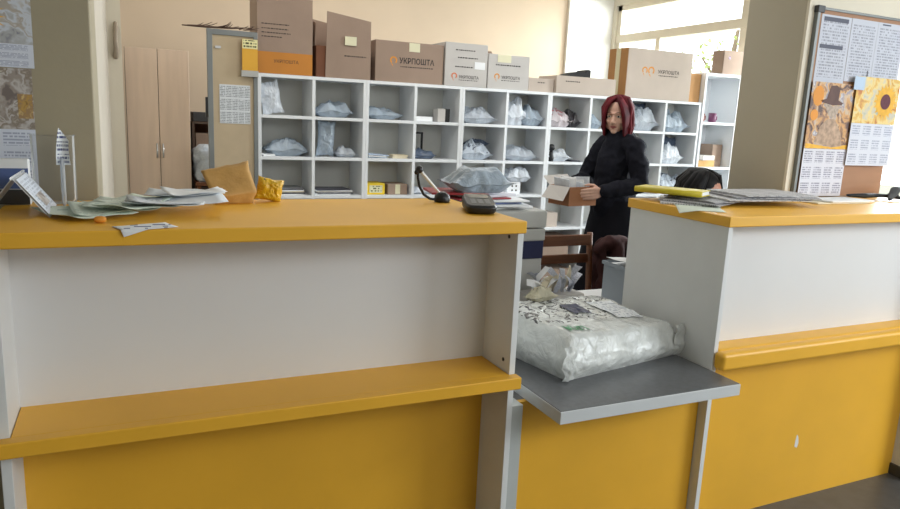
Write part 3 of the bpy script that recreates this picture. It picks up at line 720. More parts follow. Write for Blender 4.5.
def cell_x(colm, f): a, b = CELLS[colm]; return a+(b-a)*f
def cell_box(name, label, cat, row, colm, f0, f1, h, m, d=.18, dy=.04, dz=0.0, extra=None):
    x0, x1 = cell_x(colm,f0), cell_x(colm,f1); z = base(row)+dz
    o = tag(obj(name, MB().box(x0,x1,SY+dy,SY+dy+d,z,z+h), m, bevel=.003, loc=((x0+x1)/2,SY+dy+d/2,z)), label, cat)
    return o, x0, x1, z, SY+dy
o, x0, x1, z, y = cell_box('carton', 'bright yellow box in the third row, third column of the shelving', 'box', 2,2,.03,.43,.085, mat('yellow box card',(228,196,44),.5))
obj('front_label', MB().box(x0+.02, x1-.02, y-.0015, y-.0005, z+.015, z+.07), printed('box label',(226,224,190),(110,110,60),1,1,3,dens=.5,words=8), o)
o, x0, x1, z, y = cell_box('carton', 'small brown carton beside the yellow box', 'box', 2,2,.50,.95,.08, K['card'])
obj('tape_strip', MB().box((x0+x1)/2-.02, (x0+x1)/2+.02, y-.0015, y-.0005, z+.005, z+.078), K['tape'], o)
o, *_ = cell_box('carton', 'flat white carton in the top row, fourth column of the shelving', 'box', 0,3,.03,.42,.035, K['paper'])
o, x0, x1, z, y = cell_box('carton', 'upright white carton with black side, top row fourth column', 'box', 0,3,.54,.72,.1, K['card_grey'], d=.1)
obj('black_side', MB().box(x1+.0005, x1+.04, y+.002, y+.1, z, z+.102), K['black'], o, bevel=.004)
o, x0, x1, z, y = cell_box('carton', 'small white carton with black dots, third row sixth column', 'box', 2,5,.18,.52,.098, K['paper'], d=.16, dy=.06)
dd = MB()
for fx in (.3,.6): 
    for fz in (.03,.065): dd.disc((x0+(x1-x0)*fx+.01,y-.001,z+fz), .008)
obj('printed_dots', dd, K['ink'], o, recalc=False)
o, *_ = cell_box('carton', 'brown carton in the third row, ninth column of the shelving', 'box', 2,8,.12,.55,.09, K['card'])
o, *_ = cell_box('carton', 'pinkish carton in the fourth row, seventh column', 'box', 3,6,.08,.42,.12, K['card_pale'])
o, *_ = cell_box('carton', 'brown carton in the fifth row, seventh column', 'box', 4,6,.05,.78,.20, K['card'], d=.24)
o, x0, x1, z, y = cell_box('carton', 'small pale carton in the fourth row, sixth column', 'box', 3,5,.55,.95,.10, K['card_pale'])
o, *_ = cell_box('carton', 'brown carton in the bottom row, seventh column', 'box', 5,6,.1,.85,.2, K['card'], d=.24)
o, *_ = cell_box('carton', 'white carton in the fifth row, eighth column', 'box', 4,7,.1,.6,.15, K['card_grey'], d=.24)
x0 = cell_x(3,.16); x1 = cell_x(3,.44); z = base(1)
f = MB(); yy = SY+.235
for a, b, c_, d_ in ((x0,x0+.015,z,z+.2),(x1-.015,x1,z,z+.2),(x0+.015,x1-.015,z+.185,z+.2),(x0+.015,x1-.015,z,z+.015)): f.box(a,b,yy,yy+.015,c_,d_)
tag(obj('picture_frame', f, K['black'], bevel=.002, loc=((x0+x1)/2,yy,z)), 'empty black frame standing in the second row, fourth column', 'frame')
k = thing('figurine', 'small black round headed figure in the second row, seventh column', 'figurine', (cell_x(6,.14), SY+.05, base(1)))
bx, bz = cell_x(6,.14), base(1)
obj('figurine', MB().lathe([(.022,0),(.026,.03),(.018,.07),(.012,.09)], (bx,SY+.05,bz), 16).ell((bx,SY+.05,bz+.115),(.03,.03,.03)), K['black'], k, smooth=True)
# flat post: papers, magazines
def flat_post(row, colm, f0, f1, n, label, m, seed, name='paper_stack', cat='papers', d=.2, tilt=0.0):
    x0, x1 = cell_x(colm,f0), cell_x(colm,f1); z = base(row); rnd = random.Random(seed); xc = (x0+x1)/2
    for i in range(n):
        w = (x1-x0)*rnd.uniform(.8,.98); M = Matrix.Translation((xc+rnd.uniform(-.01,.01), SY+.04+d/2+rnd.uniform(-.01,.01), z)) @ Matrix.Rotation(rnd.uniform(-.05,.05),4,'Z') @ Matrix.Rotation(tilt*(i+1)/n,4,'Y')
        h = rnd.uniform(.004,.009); b = MB().box(-w/2,w/2,-d/2,d/2,0,h,M)
        if tilt:
            lo = min(v.z for v in b.v); b.v = [v+Vector((0,0,z-lo+.0003)) for v in b.v]
            z += h+.001
        else: z += h+.0004
        o = obj(name, b, m[i % len(m)], loc=(xc,SY+.04+d/2,base(row)))
        tag(o, label, cat, label)
MAG = [K['paper'], mat('dark magazine cover',(70,72,84),.4,var=.4,scale=30), mat('grey magazine cover',(138,140,144),.4,var=.3,scale=30), K['paper_cream']]
flat_post(2,0,.06,.92,7,'flat magazine stacked in the third row, first column', MAG, 41, 'magazine', 'magazine')
flat_post(2,1,.04,.86,6,'flat magazine stacked in the third row, second column', MAG, 42, 'magazine', 'magazine')
flat_post(1,0,.02,.3,2,'white envelope lying in the second row, first column', [K['paper']], 43, 'envelope', 'envelope')
flat_post(1,2,.04,.5,3,'pale blue envelope lying in the second row, third column', [mat('pale blue paper',(184,200,220),.7,var=.03),K['paper']], 44, 'envelope', 'envelope', tilt=.06)
flat_post(1,2,.55,.96,4,'cream card lying in the second row, third column', [K['paper_cream']], 45, 'greeting_card', 'card', d=.12)
flat_post(2,3,.55,.95,3,'white envelope lying in the third row, fourth column', [K['paper']], 46, 'envelope', 'envelope')
flat_post(1,6,.7,.95,2,'dark magazine lying in the second row, seventh column', [MAG[1]], 47, 'magazine', 'magazine', d=.14)

# mugs and parcels in the open cabinet
def mug(x, m, label, r=.033, h=.075):
    y, z = 5.08, 1.5595
    o = thing('mug', label, 'mug', (x,y,z))
    obj('cup', MB().lathe([(r*.8,0),(r,.01),(r,h),(r-.004,h),(r-.005,.012)], (x,y,z), 20), m, o, smooth=True)
    obj('handle', MB().tube([(x+r-.002,y,z+.06),(x+r+.02,y,z+.055),(x+r+.02,y,z+.025),(x+r-.002,y,z+.018)], .005, 8), m, o, smooth=True)
mug(4.90, K['mug_brown'], 'brown mug on the cabinet shelf beside a purple mug')
mug(5.04, K['mug_purple'], 'purple mug on the cabinet shelf beside a brown mug', .036, .085)
def cab_box(label, x0, x1, y0, d, z, h, m, rz=0):
    M = Matrix.Translation(((x0+x1)/2, y0+d/2, z)) @ Matrix.Rotation(rz,4,'Z'); w = x1-x0
    tag(obj('carton', MB().box(-w/2,w/2,-d/2,d/2,0,h,M), m, bevel=.003, loc=((x0+x1)/2,y0+d/2,z)), label, 'box')
cab_box('kraft carton lying lowest on the open cabinet shelf', 4.88, 5.08, 5.03, .2, 1.1445, .06, K['kraft'])
cab_box('pale carton lying askew on the kraft carton in the cabinet', 4.90, 5.10, 5.04, .14, 1.205, .045, K['card_grey'], .25)
cab_box('brown carton standing upright in the open cabinet', 5.11, 5.23, 5.1, .16, 1.1445, .21, K['card'])
cab_box('white carton behind the pale carton in the cabinet', 4.98, 5.09, 5.26, .08, 1.1445, .2, K['paper'])

# ------------------------------------------------------------------ people
def hand(mb, W, fwd, palm, thumb, curl=.5, M=None, spread=.0):
    """Palm, four unequal bent fingers and a thumb leaving the side of the palm near the wrist."""
    W = Vector(W); f = Vector(fwd).normalized(); t = Vector(thumb); t = (t-f*t.dot(f)).normalized(); n = f.cross(t); n = n if n.dot(Vector(palm)) > 0 else -n
    offs = [.030, .010, -.010, -.029]; lens = [(.040,.026,.020),(.045,.029,.022),(.041,.026,.021),(.032,.020,.018)]; kn = [.082,.086,.081,.072]
    for o, l, k in zip(offs, lens, kn):
        b = W+f*k+t*o
        mb.tube([W+f*.0+t*o*.55, W+f*k*.55+t*o*.9, b], [.013,.0135,.0105], 8, M)
        d = f.copy(); pts = [b]; rot = Matrix.Rotation(0, 3, 'X'); ang = 0
        for j, s in enumerate(l):
            ang += curl*(.55, .75, .6)[j]; d = f*math.cos(ang)+n*math.sin(ang)+t*spread*(o*8); pts.append(pts[-1]+d.normalized()*s)
        mb.tube(pts, [.0095,.0088,.0080,.0066], 8, M)
    a = W+f*.022+t*.024; b = a+(f*.55+t*.62+n*.35).normalized()*.038; c = b+(f*.85+t*.15+n*.5).normalized()*.030; e = c+(f*.9-t*.1+n*.4).normalized()*.022
    mb.tube([W+f*.012+t*.008, a, b, c, e], [.014,.0135,.0105,.0095,.0075], 8, M)

def head(mb, M):
    mb.ell((0,-.012,.03), (.074,.094,.088), M); mb.ell((0,.022,-.03), (.059,.066,.083), M)
    mb.ell((0,.040,-.076), (.042,.042,.034), M); mb.ell((0,.068,-.099), (.020,.018,.015), M)
    for s in (-1, 1):
        mb.ell((s*.033,.056,-.030), (.025,.026,.026), M); mb.ell((s*.050,.02,-.062), (.018,.035,.03), M)
        mb.tube([(s*.006,.087,.019),(s*.024,.087,.021),(s*.043,.072,.014)], [.007,.0085,.006], 8, M)
        mb.ell((s*.077,-.006,-.014), (.010,.020,.031), M); mb.ell((s*.010,.097,-.040), (.008,.009,.007), M)
    mb.tube([(0,.084,.006),(0,.097,-.016),(0,.107,-.034)], [.0075,.009,.0115], 8, M)
    mb.tube([(0,-.02,-.05),(0,-.03,-.15)], [.052,.054], 14, M)

def face_parts(parent, M, skin, brow):
    for s in (-1, 1):
        e = MB(); e.ell((s*.030,.0765,.0), (.0135,.0115,.0095), M, 14, 8); eo = obj('eye', e, K['eye'], parent, smooth=True)
        obj('iris', MB().ell((s*.031,.0868,.0), (.0062,.003,.0062), M, 12, 6), K['iris'], eo, smooth=True)
        obj('eyelid', MB().tube([(s*.016,.083,.004),(s*.030,.0885,.0095),(s*.045,.080,.004)], [.0016,.0026,.0016], 8, M), skin, parent, smooth=True)
        obj('eyebrow', MB().tube([(s*.013,.0935,.0225),(s*.030,.0935,.0275),(s*.046,.0785,.0215)], [.0018,.0026,.0014], 8, M), brow, parent, smooth=True)
    lp = MB().tube([(-.022,.083,-.067),(-.008,.0925,-.0635),(0,.0925,-.065),(.008,.0925,-.0635),(.022,.083,-.067)], [.002,.0045,.004,.0045,.002], 8, M)
    lp.tube([(-.019,.083,-.069),(0,.091,-.073),(.019,.083,-.069)], [.002,.0055,.002], 8, M)
    obj('mouth', lp, K['lips'], parent, smooth=True)

def locks(M, length, n=46, seed=1, wave=.008, width=1.0, front=True):
    """Shoulder-length hair: a cap over the skull with tapered locks falling round the sides and back, parted in front."""
    rnd = random.Random(seed); mb = MB(); mb.ell((0,-.022,.032), (.081,.099,.095), M, 24, 14)
    for i in range(n):
        a = math.radians(62+(360-124)*i/(n-1)) ; sx, sy = math.sin(a), math.cos(a)
        L = length*rnd.uniform(.80, 1.12); r0 = rnd.uniform(.92, 1.05)
        def P(rad, z, ): return Vector((sx*rad*.088*width, -.02+sy*rad*.1, z))
        w = [rnd.uniform(-wave, wave) for _ in range(6)]
        pts = [P(.25*r0,.122), P(.72*r0,.105), P(1.0*r0,.05)+Vector((w[0],w[1],0)), P(1.05*r0,-.02)+Vector((w[2],w[3],0)), P(1.06*r0,-.02-L*.5)+Vector((w[4],w[5],0)), P(.98*r0,-.02-L)]
        mb.tube(pts, [.014,.019,.020,.019,.018,.008], 7, M, flat=.7)
    for s in (-1, 1) if front else ():
        for k in range(6):
            q = k/5
            pts = [(s*.004,.0+.03*q,.124-.006*q), (s*(.034-.006*q),.045+.026*q,.108-.012*q), (s*(.064-.012*q),.042+.042*q,.062-.004*q), (s*(.080-.014*q),.030+.044*q,.0), (s*(.083-.016*q),.022+.046*q,-.06), (s*(.080-.014*q),.02+.042*q,-.02-length*(.95-.06*q))]
            mb.tube(pts, [.010,.014,.015,.0155,.0145,.007], 7, M, flat=.75)
    return mb

def frame_at(o, fw, lean=0.0):
    """Local axes: x = the person's left, y = forward, z = up."""
    f = Vector((fw[0], fw[1], 0)).normalized(); l = Vector((-f.y, f.x, 0)); u = Vector((0,0,1))
    return Matrix.Translation(o) @ Matrix((l, f, u)).transposed().to_4x4()

# --- the standing woman with the box
O = Vector((2.995, 3.825, 0)); BM = frame_at(O, (-.98, -.14))
HM = frame_at(BM @ Vector((0,.035,1.555)), (-.80, -.60)) @ Matrix.Rotation(math.radians(-7), 4, 'X')
wm = thing('person', 'person in black standing at the shelves holding a small cardboard box', 'person', O)
mb = MB(); head(mb, HM)
mb.tube([HM @ Vector((0,-.025,-.08)), BM @ Vector((0,-.02,1.40))], [.05,.056], 14)
mb.tube([(0,-.01,1.36),(0,-.005,1.22),(0,.0,1.08),(0,-.01,.95),(0,-.01,.86)], [.115,.135,.12,.14,.13], 18, BM, flat=.72)
mb.tube([(-.138,-.01,1.355),(0,-.015,1.385),(.138,-.01,1.355)], [.05,.06,.05], 12, BM)
arms = {1: [(.160,-.01,1.355),(.215,-.005,1.115),(.132,.245,1.065)], -1: [(-.160,-.01,1.355),(-.215,.06,1.12),(-.132,.265,1.085)]}
for s in (1, -1):
    sh, el, wr = [Vector(p) for p in arms[s]]
    mb.tube([sh, sh.lerp(el,.5), el, el.lerp(wr,.35), wr], [.046,.043,.035,.036,.024], 12, BM)
    hp = Vector((s*.08,-.01,.86)); kn = Vector((s*.085,.02,.47)); an = Vector((s*.085,-.03,.09))
    mb.tube([hp, hp.lerp(kn,.5), kn, kn.lerp(an,.35), an], [.085,.072,.05,.052,.034], 12, BM)
    mb.tube([an+Vector((0,-.02,-.045)), an+Vector((0,.08,-.06)), an+Vector((0,.14,-.068))], [.032,.03,.018], 10, BM)
hand(mb, (.126,.252,1.062), (-.12,1,-.12), (-1,0,-.3), (0,.2,1), .28, BM)
hand(mb, (-.126,.272,1.082), (.12,1,-.12), (1,0,-.3), (0,.2,1), .28, BM)
obj('body', remesh(mb, .0042, 3), K['skin'], wm, smooth=True)
face_parts(wm, HM, K['skin'], mat('auburn brow',(96,56,50),.7))
obj('hair', locks(HM, .115, 46, 4), K['hair_red'], wm, smooth=True)
sw = MB()
sw.tube([(0,-.015,1.355),(0,-.005,1.25),(0,.005,1.10),(0,-.005,.97),(0,-.005,.93)], [.128,.158,.150,.165,.158], 22, BM, flat=.74)
sw.tube([(-.14,-.012,1.355),(0,-.015,1.38),(.14,-.012,1.355)], [.064,.078,.064], 14, BM)
sw.tube([BM @ Vector((0,-.022,1.37)), HM @ Vector((0,-.028,-.118))], [.074,.064], 16)
for s in (1, -1):
    sh, el, wr = [Vector(p) for p in arms[s]]; cu = el.lerp(wr,.93)
    sw.tube([sh+Vector((-s*.02,0,0)), sh.lerp(el,.5), el, el.lerp(wr,.45), cu], [.064,.063,.060,.056,.045], 14, BM)
obj('sweater', remesh(sw, .0075, 6, .016, 11, 3.0, True), K['knit'], wm, smooth=True)
sk = MB(); n = 44
def skf(u, v):
    a = 2*PI*u; z = 1.0-.74*v; k = 1+.035*v*math.sin(a*7+1.2)+.02*v*math.sin(a*11)
    rx = (.150+.115*v**.8)*k; ry = (.118+.125*v**.8)*k
    if v < .12: rx += .012; ry += .012
    return BM @ Vector((rx*math.cos(a), -.008+ry*math.sin(a), z))
sk.grid(skf, n, 16, cu=True); obj('skirt', sk, K['skirt'], wm, smooth=True)
for s in (1, -1):
    b = MB().tube([(s*.085,-.055,.045),(s*.085,.03,.042),(s*.085,.125,.03)], [.042,.044,.03], 12, BM, flat=.9)
    o_ = b.v; zmin = min(p.z for p in o_); b.v = [Vector((p.x,p.y,max(p.z,zmin+.006)-zmin-.006)) for p in o_]
    obj('shoe', b, K['shoe'], wm, smooth=True)

# the box she holds
cb = thing('cardboard_box', 'small open cardboard box of white packets held by the standing person', 'box', BM @ Vector((0,.38,.975)))
b = MB(); w_, y0, y1, z0, z1 = .098, .262, .495, .975, 1.095
for a in ((-w_,-w_+.004,y0,y1,z0,z1),(w_-.004,w_,y0,y1,z0,z1),(-w_+.004,w_-.004,y0,y0+.004,z0,z1),(-w_+.004,w_-.004,y1-.004,y1,z0,z1),(-w_+.004,w_-.004,y0+.004,y1-.004,z0,z0+.004)): b.box(*a, M=BM)
ctn = obj('carton', b, mat('warm brown cardboard',(164,112,78),.8,bump=.05), cb)
obj('flap', MB().add([BM @ Vector(p) for p in ((-w_,y1,z1),(w_,y1,z1),(w_+.005,y1+.055,z1-.085),(-w_,y1+.06,z1-.08))], [(0,1,2,3)]), K['card_grey'], cb)
obj('flap', MB().add([BM @ Vector(p) for p in ((-w_,y0+.02,z1),(-w_,y1,z1),(-w_-.07,y1,z1+.05),(-w_-.07,y0+.02,z1+.06))], [(0,1,2,3)]), K['card_grey'], cb)
rnd = random.Random(9)
for i in range(7):
    y = y0+.028+i*.028; tl = rnd.uniform(-.18,.18)
    M = BM @ Matrix.Translation((rnd.uniform(-.012,.012), y, z0+.006)) @ Matrix.Rotation(tl, 4, 'X') @ Matrix.Rotation(rnd.uniform(-.12,.12), 4, 'Y')
    tag(obj('envelope', MB().box(-.07,.07,-.004,.004,0,rnd.uniform(.135,.175),M), K['paper'] if i % 3 else K['white_bag'], bevel=.002, loc=BM @ Vector((0,y,z0+.006))), 'white packet standing in the held cardboard box', 'envelope', 'white packets in the held box')

# --- the seated person behind the right counter
O2 = Vector((2.45, 2.74, 0)); SM = frame_at(O2, (.1, -1))
HM2 = frame_at(Vector((2.49, 2.52, 1.172)), (.30, -.95)) @ Matrix.Rotation(math.radians(-14), 4, 'X')
sp = thing('person', 'dark haired person seated behind the right counter, head bent down', 'person', O2)
mb = MB(); head(mb, HM2)
mb.tube([HM2 @ Vector((0,-.03,-.09)), SM @ Vector((0,.10,1.02))], [.05,.056], 14)
mb.tube([(0,.10,.98),(0,.06,.84),(0,.0,.68),(0,-.04,.56),(0,-.05,.52)], [.11,.13,.125,.145,.13], 18, SM, flat=.75)
mb.tube([(-.15,.09,.98),(0,.09,1.0),(.15,.09,.98)], [.052,.06,.052], 12, SM)
sa = {1: [(.17,.09,.97),(.215,.11,.74),(.10,.32,.70)], -1: [(-.17,.09,.97),(-.20,.11,.74),(-.08,.32,.70)]}
for s in (1, -1):
    sh, el, wr = [Vector(p) for p in sa[s]]; mb.tube([sh, sh.lerp(el,.5), el, el.lerp(wr,.35), wr], [.046,.043,.035,.036,.025], 12, SM)
    hp = Vector((s*.09,-.04,.53)); kn = Vector((s*.10,.36,.50)); an = Vector((s*.10,.34,.10))
    mb.tube([hp, hp.lerp(kn,.5), kn, kn.lerp(an,.35), an], [.085,.075,.054,.052,.034], 12, SM)
    mb.tube([an+Vector((0,-.02,-.05)), an+Vector((0,.08,-.06)), an+Vector((0,.14,-.068))], [.034,.03,.018], 10, SM)
    hand(mb, wr, (-.25*s,1,-.15), (-.2*s,0,-1), (-s,.1,.1), .6, SM)
obj('body', remesh(mb, .0048, 3), K['skin_dim'], sp, smooth=True)
face_parts(sp, HM2, K['skin_dim'], K['hair_black'])
hb = locks(HM2, .13, 50, 8, .01, 1.12, False)
obj('hair', hb, K['hair_black'], sp, smooth=True)
sw = MB()
sw.tube([(0,.10,.97),(0,.06,.84),(0,.0,.68),(0,-.04,.56),(0,-.05,.52)], [.135,.16,.155,.168,.16], 20, SM, flat=.78)
sw.tube([(-.155,.09,.98),(0,.09,1.005),(.155,.09,.98)], [.066,.078,.066], 14, SM)
for s in (1, -1):
    sh, el, wr = [Vector(p) for p in sa[s]]; sw.tube([sh, sh.lerp(el,.5), el, el.lerp(wr,.45), el.lerp(wr,.9)], [.064,.062,.058,.055,.042], 14, SM)
obj('sweater', remesh(sw, .009, 6, .014, 10, 7.0, True), K['knit'], sp, smooth=True)
tr = MB()
for s in (1, -1):
    hp = Vector((s*.09,-.05,.53)); kn = Vector((s*.10,.37,.505)); an = Vector((s*.10,.34,.13))
    tr.tube([hp, hp.lerp(kn,.5), kn, kn.lerp(an,.4), an], [.105,.095,.075,.07,.062], 14, SM)
obj('trousers', remesh(tr, .01, 4, .01, 9, 1.0), K['skirt'], sp, smooth=True)
for s in (1, -1):
    b = MB().tube([(s*.10,.29,.045),(s*.10,.37,.042),(s*.10,.47,.03)], [.042,.044,.03], 12, SM, flat=.9)
    zmin = min(p.z for p in b.v); b.v = [Vector((p.x,p.y,max(p.z,zmin+.006)-zmin-.006)) for p in b.v]
    obj('shoe', b, K['shoe'], sp, smooth=True)
ST = thing('office_stool', 'low black stool under the seated person', 'stool', (2.45, 2.79, 0))
obj('seat', MB().lathe([(.02,.36),(.18,.365),(.19,.39),(.18,.405),(.02,.408)], (2.45,2.80,0), 28), K['black_matte'], ST, smooth=True)
obj('pole', MB().tube([(2.45,2.80,.05),(2.45,2.80,.36)], .02, 12, round_ends=False), K['steel'], ST, smooth=True)
obj('base', MB().lathe([(.17,0),(.18,.012),(.03,.05)], (2.45,2.80,0), 28), K['black'], ST, smooth=True)

# ------------------------------------------------------------------ chair with coat behind the hatch
cx0, cx1, cy = 2.02, 2.40, 3.20
ch = thing('wooden_chair', 'brown wooden chair with two back rails behind the desk', 'chair', ((cx0+cx1)/2, 3.05, 0))
for x in (cx0, cx1-.034): 
    obj('leg', MB().tube([(x+.017,cy-.02,0),(x+.017,cy-.01,.45),(x+.017,cy+.03,.885)], [.017,.02,.017], 10, round_ends=False), K['wood'], ch, smooth=True)
    obj('leg', MB().box(x, x+.034, 2.90, 2.934, 0, .43), K['wood'], ch, bevel=.004)
for z0, z1 in ((.815,.875),(.715,.765)):
    obj('back_rail', MB().prism([(cx0+.02,cy+.005,z0),(cx1-.02,cy+.005,z0),(cx1-.02,cy+.012,z1),(cx0+.02,cy+.012,z1)], (0,.018,0)), K['wood'], ch, bevel=.004)
obj('seat', MB().box(cx0, cx1, 2.885, cy-.025, .43, .455), K['wood'], ch, bevel=.008)
for x in (cx0+.008, cx1-.028): obj('stretcher', MB().box(x, x+.02, 2.934, cy-.03, .2, .225), K['wood'], ch)
ct = MB()
ct.tube([(2.40,3.16,.80),(2.47,3.15,.835),(2.56,3.16,.83),(2.62,3.18,.80)], [.035,.048,.05,.04], 12, flat=.8)
ct.tube([(2.42,3.15,.80),(2.42,3.13,.66),(2.415,3.12,.5)], [.035,.04,.035], 12, flat=.6)
ct.tube([(2.50,3.14,.80),(2.47,3.10,.62),(2.46,3.09,.42)], [.06,.075,.07], 12, flat=.6)
ct.tube([(2.58,3.16,.80),(2.58,3.12,.62),(2.58,3.11,.42)], [.05,.07,.07], 12, flat=.6)
ct.tube([(2.47,3.22,.80),(2.48,3.26,.6),(2.49,3.27,.5)], [.05,.06,.06], 12, flat=.6)
tag(obj('coat', remesh(ct, .008, 5, .018, 10, 5.0, True), K['maroon'], smooth=True, loc=(2.48,3.16,.42)), 'dark brown coat slung over the right corner of the wooden chair', 'coat')

# ------------------------------------------------------------------ things at the hatch
FL = Vector((1.285, 1.80, .6565)); yaw = math.atan2(.108, .583); PW, PD = .555, .40
PR = Matrix.Rotation(yaw, 4, 'Z')
pm = MB(); NU, NV = 56, 44
def pack(top):
    def fn(u, v):
        x = u*PW; y = v*PD
        e = min(u, 1-u, .5)*PW; g = min(v, 1-v, .5)*PD; d = min(e, g)
        h = .142-.030*u+.030*v
        q = Vector((x*7, y*7, 3.0)); wr = noise.noise(q)*.010+(.5-abs(noise.noise(q*1.6)))*.012+(.5-abs(noise.noise(q*4)))*.004
        z = h*(1-max(0, 1-d/.03)**2.5*.25)+wr*min(1, d/.02)
        if top == 0: z = 0
        return Vector((x, y, z))
    return fn
tf = pack(1)
def side(u0, v0, u1, v1, out, nu):
    ox, oy = out
    def fn(s, t):
        a = tf(u0+(u1-u0)*s, v0+(v1-v0)*s); q = Vector((a.x*9+ox*5, a.y*9+oy*3, t*2.2)); k = math.sin(PI*t)
        off = (.014*k + .016*k*(.5-abs(noise.noise(Vector((q.x,q.y,q.z*.5))*.8)))+.004*k*noise.noise(q*2.6))
        return Vector((a.x+ox*off, a.y+oy*off, a.z*t))
    pm.grid(fn, nu, 14)
pm.grid(tf, NU, NV); pm.grid(pack(0), 2, 2)
side(0,0,1,0,(0,-1),NU); side(0,1,1,1,(0,1),NU); side(0,0,0,1,(-1,0),NV); side(1,0,1,1,(1,0),NV)
pm.v = [FL + PR @ p for p in pm.v]
PK = thing('parcel', 'large white printed plastic wrapped parcel on the grey tray', 'parcel', FL)
wrp = obj('wrapping', pm, K['wrap'], PK, smooth=True)
bm_ = bmesh.new(); bm_.from_mesh(wrp.data); bmesh.ops.remove_doubles(bm_, verts=bm_.verts, dist=.0004); bmesh.ops.recalc_face_normals(bm_, faces=bm_.faces); bm_.to_mesh(wrp.data); bm_.free()
for p in wrp.data.polygons: p.use_smooth = True
def decal(u0, u1, v0, v1, skew=0.0, n=24, off=.004):
    m_ = MB(); m_.grid(lambda s, t: FL + PR @ (tf(u0+(u1-u0)*s+skew*t, v0+(v1-v0)*t)+Vector((0,0,off))), n, n); return m_
obj('address_label', decal(.66,.92,.30,.72), K['form_flat'], PK, recalc=False, smooth=True)
obj('printed_patch', decal(.40,.56,.50,.74,.02), K['navy'], PK, recalc=False, smooth=True)
gt = MB(); text_mb(gt, 'юл', (0,0,0), .075, (1,0,0), (0,1,0), bold=.02)
gt.v = [FL + PR @ (tf(min(1,(.06*PW+p.x)/PW), min(1,(.10*PD+p.y)/PD))*1.0+Vector((0,0,.004))) for p in gt.v]
obj('green_print', gt, K['green'], PK, recalc=False)
rnd = random.Random(2)
for (u, v, r) in ((-.012,-.012,.03), (1.005,-.01,.03)):
    c = FL + PR @ Vector((u*PW, v*PD, .05)); ear = MB()
    ear.grid(lambda s, t: c + PR @ Vector(((s-.5)*.055*(1 if u < .5 else -1)+.01*math.sin(t*9), -.004+.012*noise.noise(Vector((s*3,t*4,u*7)))-.012*math.sin(PI*t), (t-.4)*.115)), 6, 10)
    obj('film_fold', ear, K['wrap'], PK, smooth=True, recalc=False)

cz = .6565
tag(obj('carton', MB().box(1.45, 1.70, 2.305, 2.43, cz, .80), K['card_grey'], bevel=.003, loc=(1.58,2.36,cz)), 'white carton full of waste paper strips behind the wrapped parcel', 'box')
rnd = random.Random(14)
for i in range(20):
    x = 1.49+rnd.uniform(0,.18); y = 2.335+rnd.uniform(0,.07); a = rnd.uniform(-1.1,1.1); l = rnd.uniform(.085,.14); wd = rnd.uniform(.010,.020); ph = rnd.uniform(0,6)
    def rib(s, t, x=x, y=y, a=a, l=l, wd=wd, ph=ph):
        b_ = a*t*.9; tw_ = ph+t*1.6
        c = Vector((x+math.sin(b_)*l*t, y+.02*math.sin(ph+t*3), .8012+math.cos(b_)*l*t*.82))
        return c+Vector((math.cos(tw_)*math.cos(b_), math.sin(tw_), -math.cos(tw_)*math.sin(b_)))*(s-.5)*wd*2*(1 if t > .12 else .6)
    r_ = MB(); r_.grid(rib, 2, 10); lo = min(p.z for p in r_.v)
    r_.v = [p+Vector((0,0,.8003-lo)) for p in r_.v]
    o = obj('paper_strip', r_, (K['paper'], K['form'], K['paper_cream'], K['form'])[i % 4], smooth=True, recalc=False, loc=(x,y,.801))
    tag(o, 'curled strip of waste paper sticking out of the carton behind the parcel', 'paper strip', 'waste paper strips behind the parcel')
cr = bag_mesh(FL + PR @ Vector((.20,.365,.165)), (.13,.07,.045), 33, amp=2.2, rz=.3)
tag(obj('crumpled_paper', cr, bagplastic('cream crumpled paper',(190,184,160),rough=.6), smooth=True, loc=FL + PR @ Vector((.20,.365,.165))), 'crumpled cream paper on the back of the wrapped parcel', 'paper')

BN = thing('storage_bin', 'grey plastic bin with papers, beside the right counter side', 'bin', (2.14, 2.52, .6555))
bb = MB(); x0,x1,y0,y1 = 2.03,2.25,2.42,2.62
for a in ((x0,x1,y0,y0+.004),(x0,x1,y1-.004,y1),(x0,x0+.004,y0+.004,y1-.004),(x1-.004,x1,y0+.004,y1-.004)): bb.box(*a, .6595, .858)
bb.box(x0,x1,y0,y1,.6555,.6595); obj('tub', bb, K['bin'], BN)
rm = MB().box(x0-.008,x1+.008,y0-.008,y0,.846,.862).box(x0-.008,x1+.008,y1,y1+.008,.846,.862).box(x0-.008,x0,y0,y1,.846,.862).box(x1,x1+.008,y0,y1,.846,.862)
obj('rim', rm, K['bin'], BN, bevel=.002)
tag(obj('paper_stack', MB().box(x0+.01,x1-.01,y0+.01,y1-.01,.66,.852), K['paper'], bevel=.002, loc=(2.14,2.52,.66)), 'block of white papers filling the grey bin', 'papers')
tag(obj('paper_sheet', sheet((2.135,2.51,.863), .22, .19, .12, .03, 3), K['paper'], smooth=True, loc=(2.135,2.51,.863)), 'white curled sheet lying on top of the grey bin', 'paper')

# office machine behind the end of the left counter
MC = thing('office_machine', 'grey office machine with navy band behind the left counter', 'machine', (1.32, 2.62, .6555))
mx0, mx1, my0, my1 = 1.06, 1.58, 2.445, 2.80
obj('base_cabinet', MB().box(mx0+.006, mx1-.006, my0+.006, my1, .6555, .925), K['machine'], MC, bevel=.006)
obj('navy_band', MB().box(mx0+.004, mx1-.004, my0+.003, my1, .9255, 1.0), K['navy'], MC, bevel=.003)
obj('upper_housing', MB().box(mx0, mx1, my0, my1, 1.0005, 1.052), K['machine'], MC, bevel=.006)
obj('lid', MB().box(mx0-.002, mx1+.002, my0-.003, my1, 1.055, 1.128), K['machine'], MC, bevel=.008)

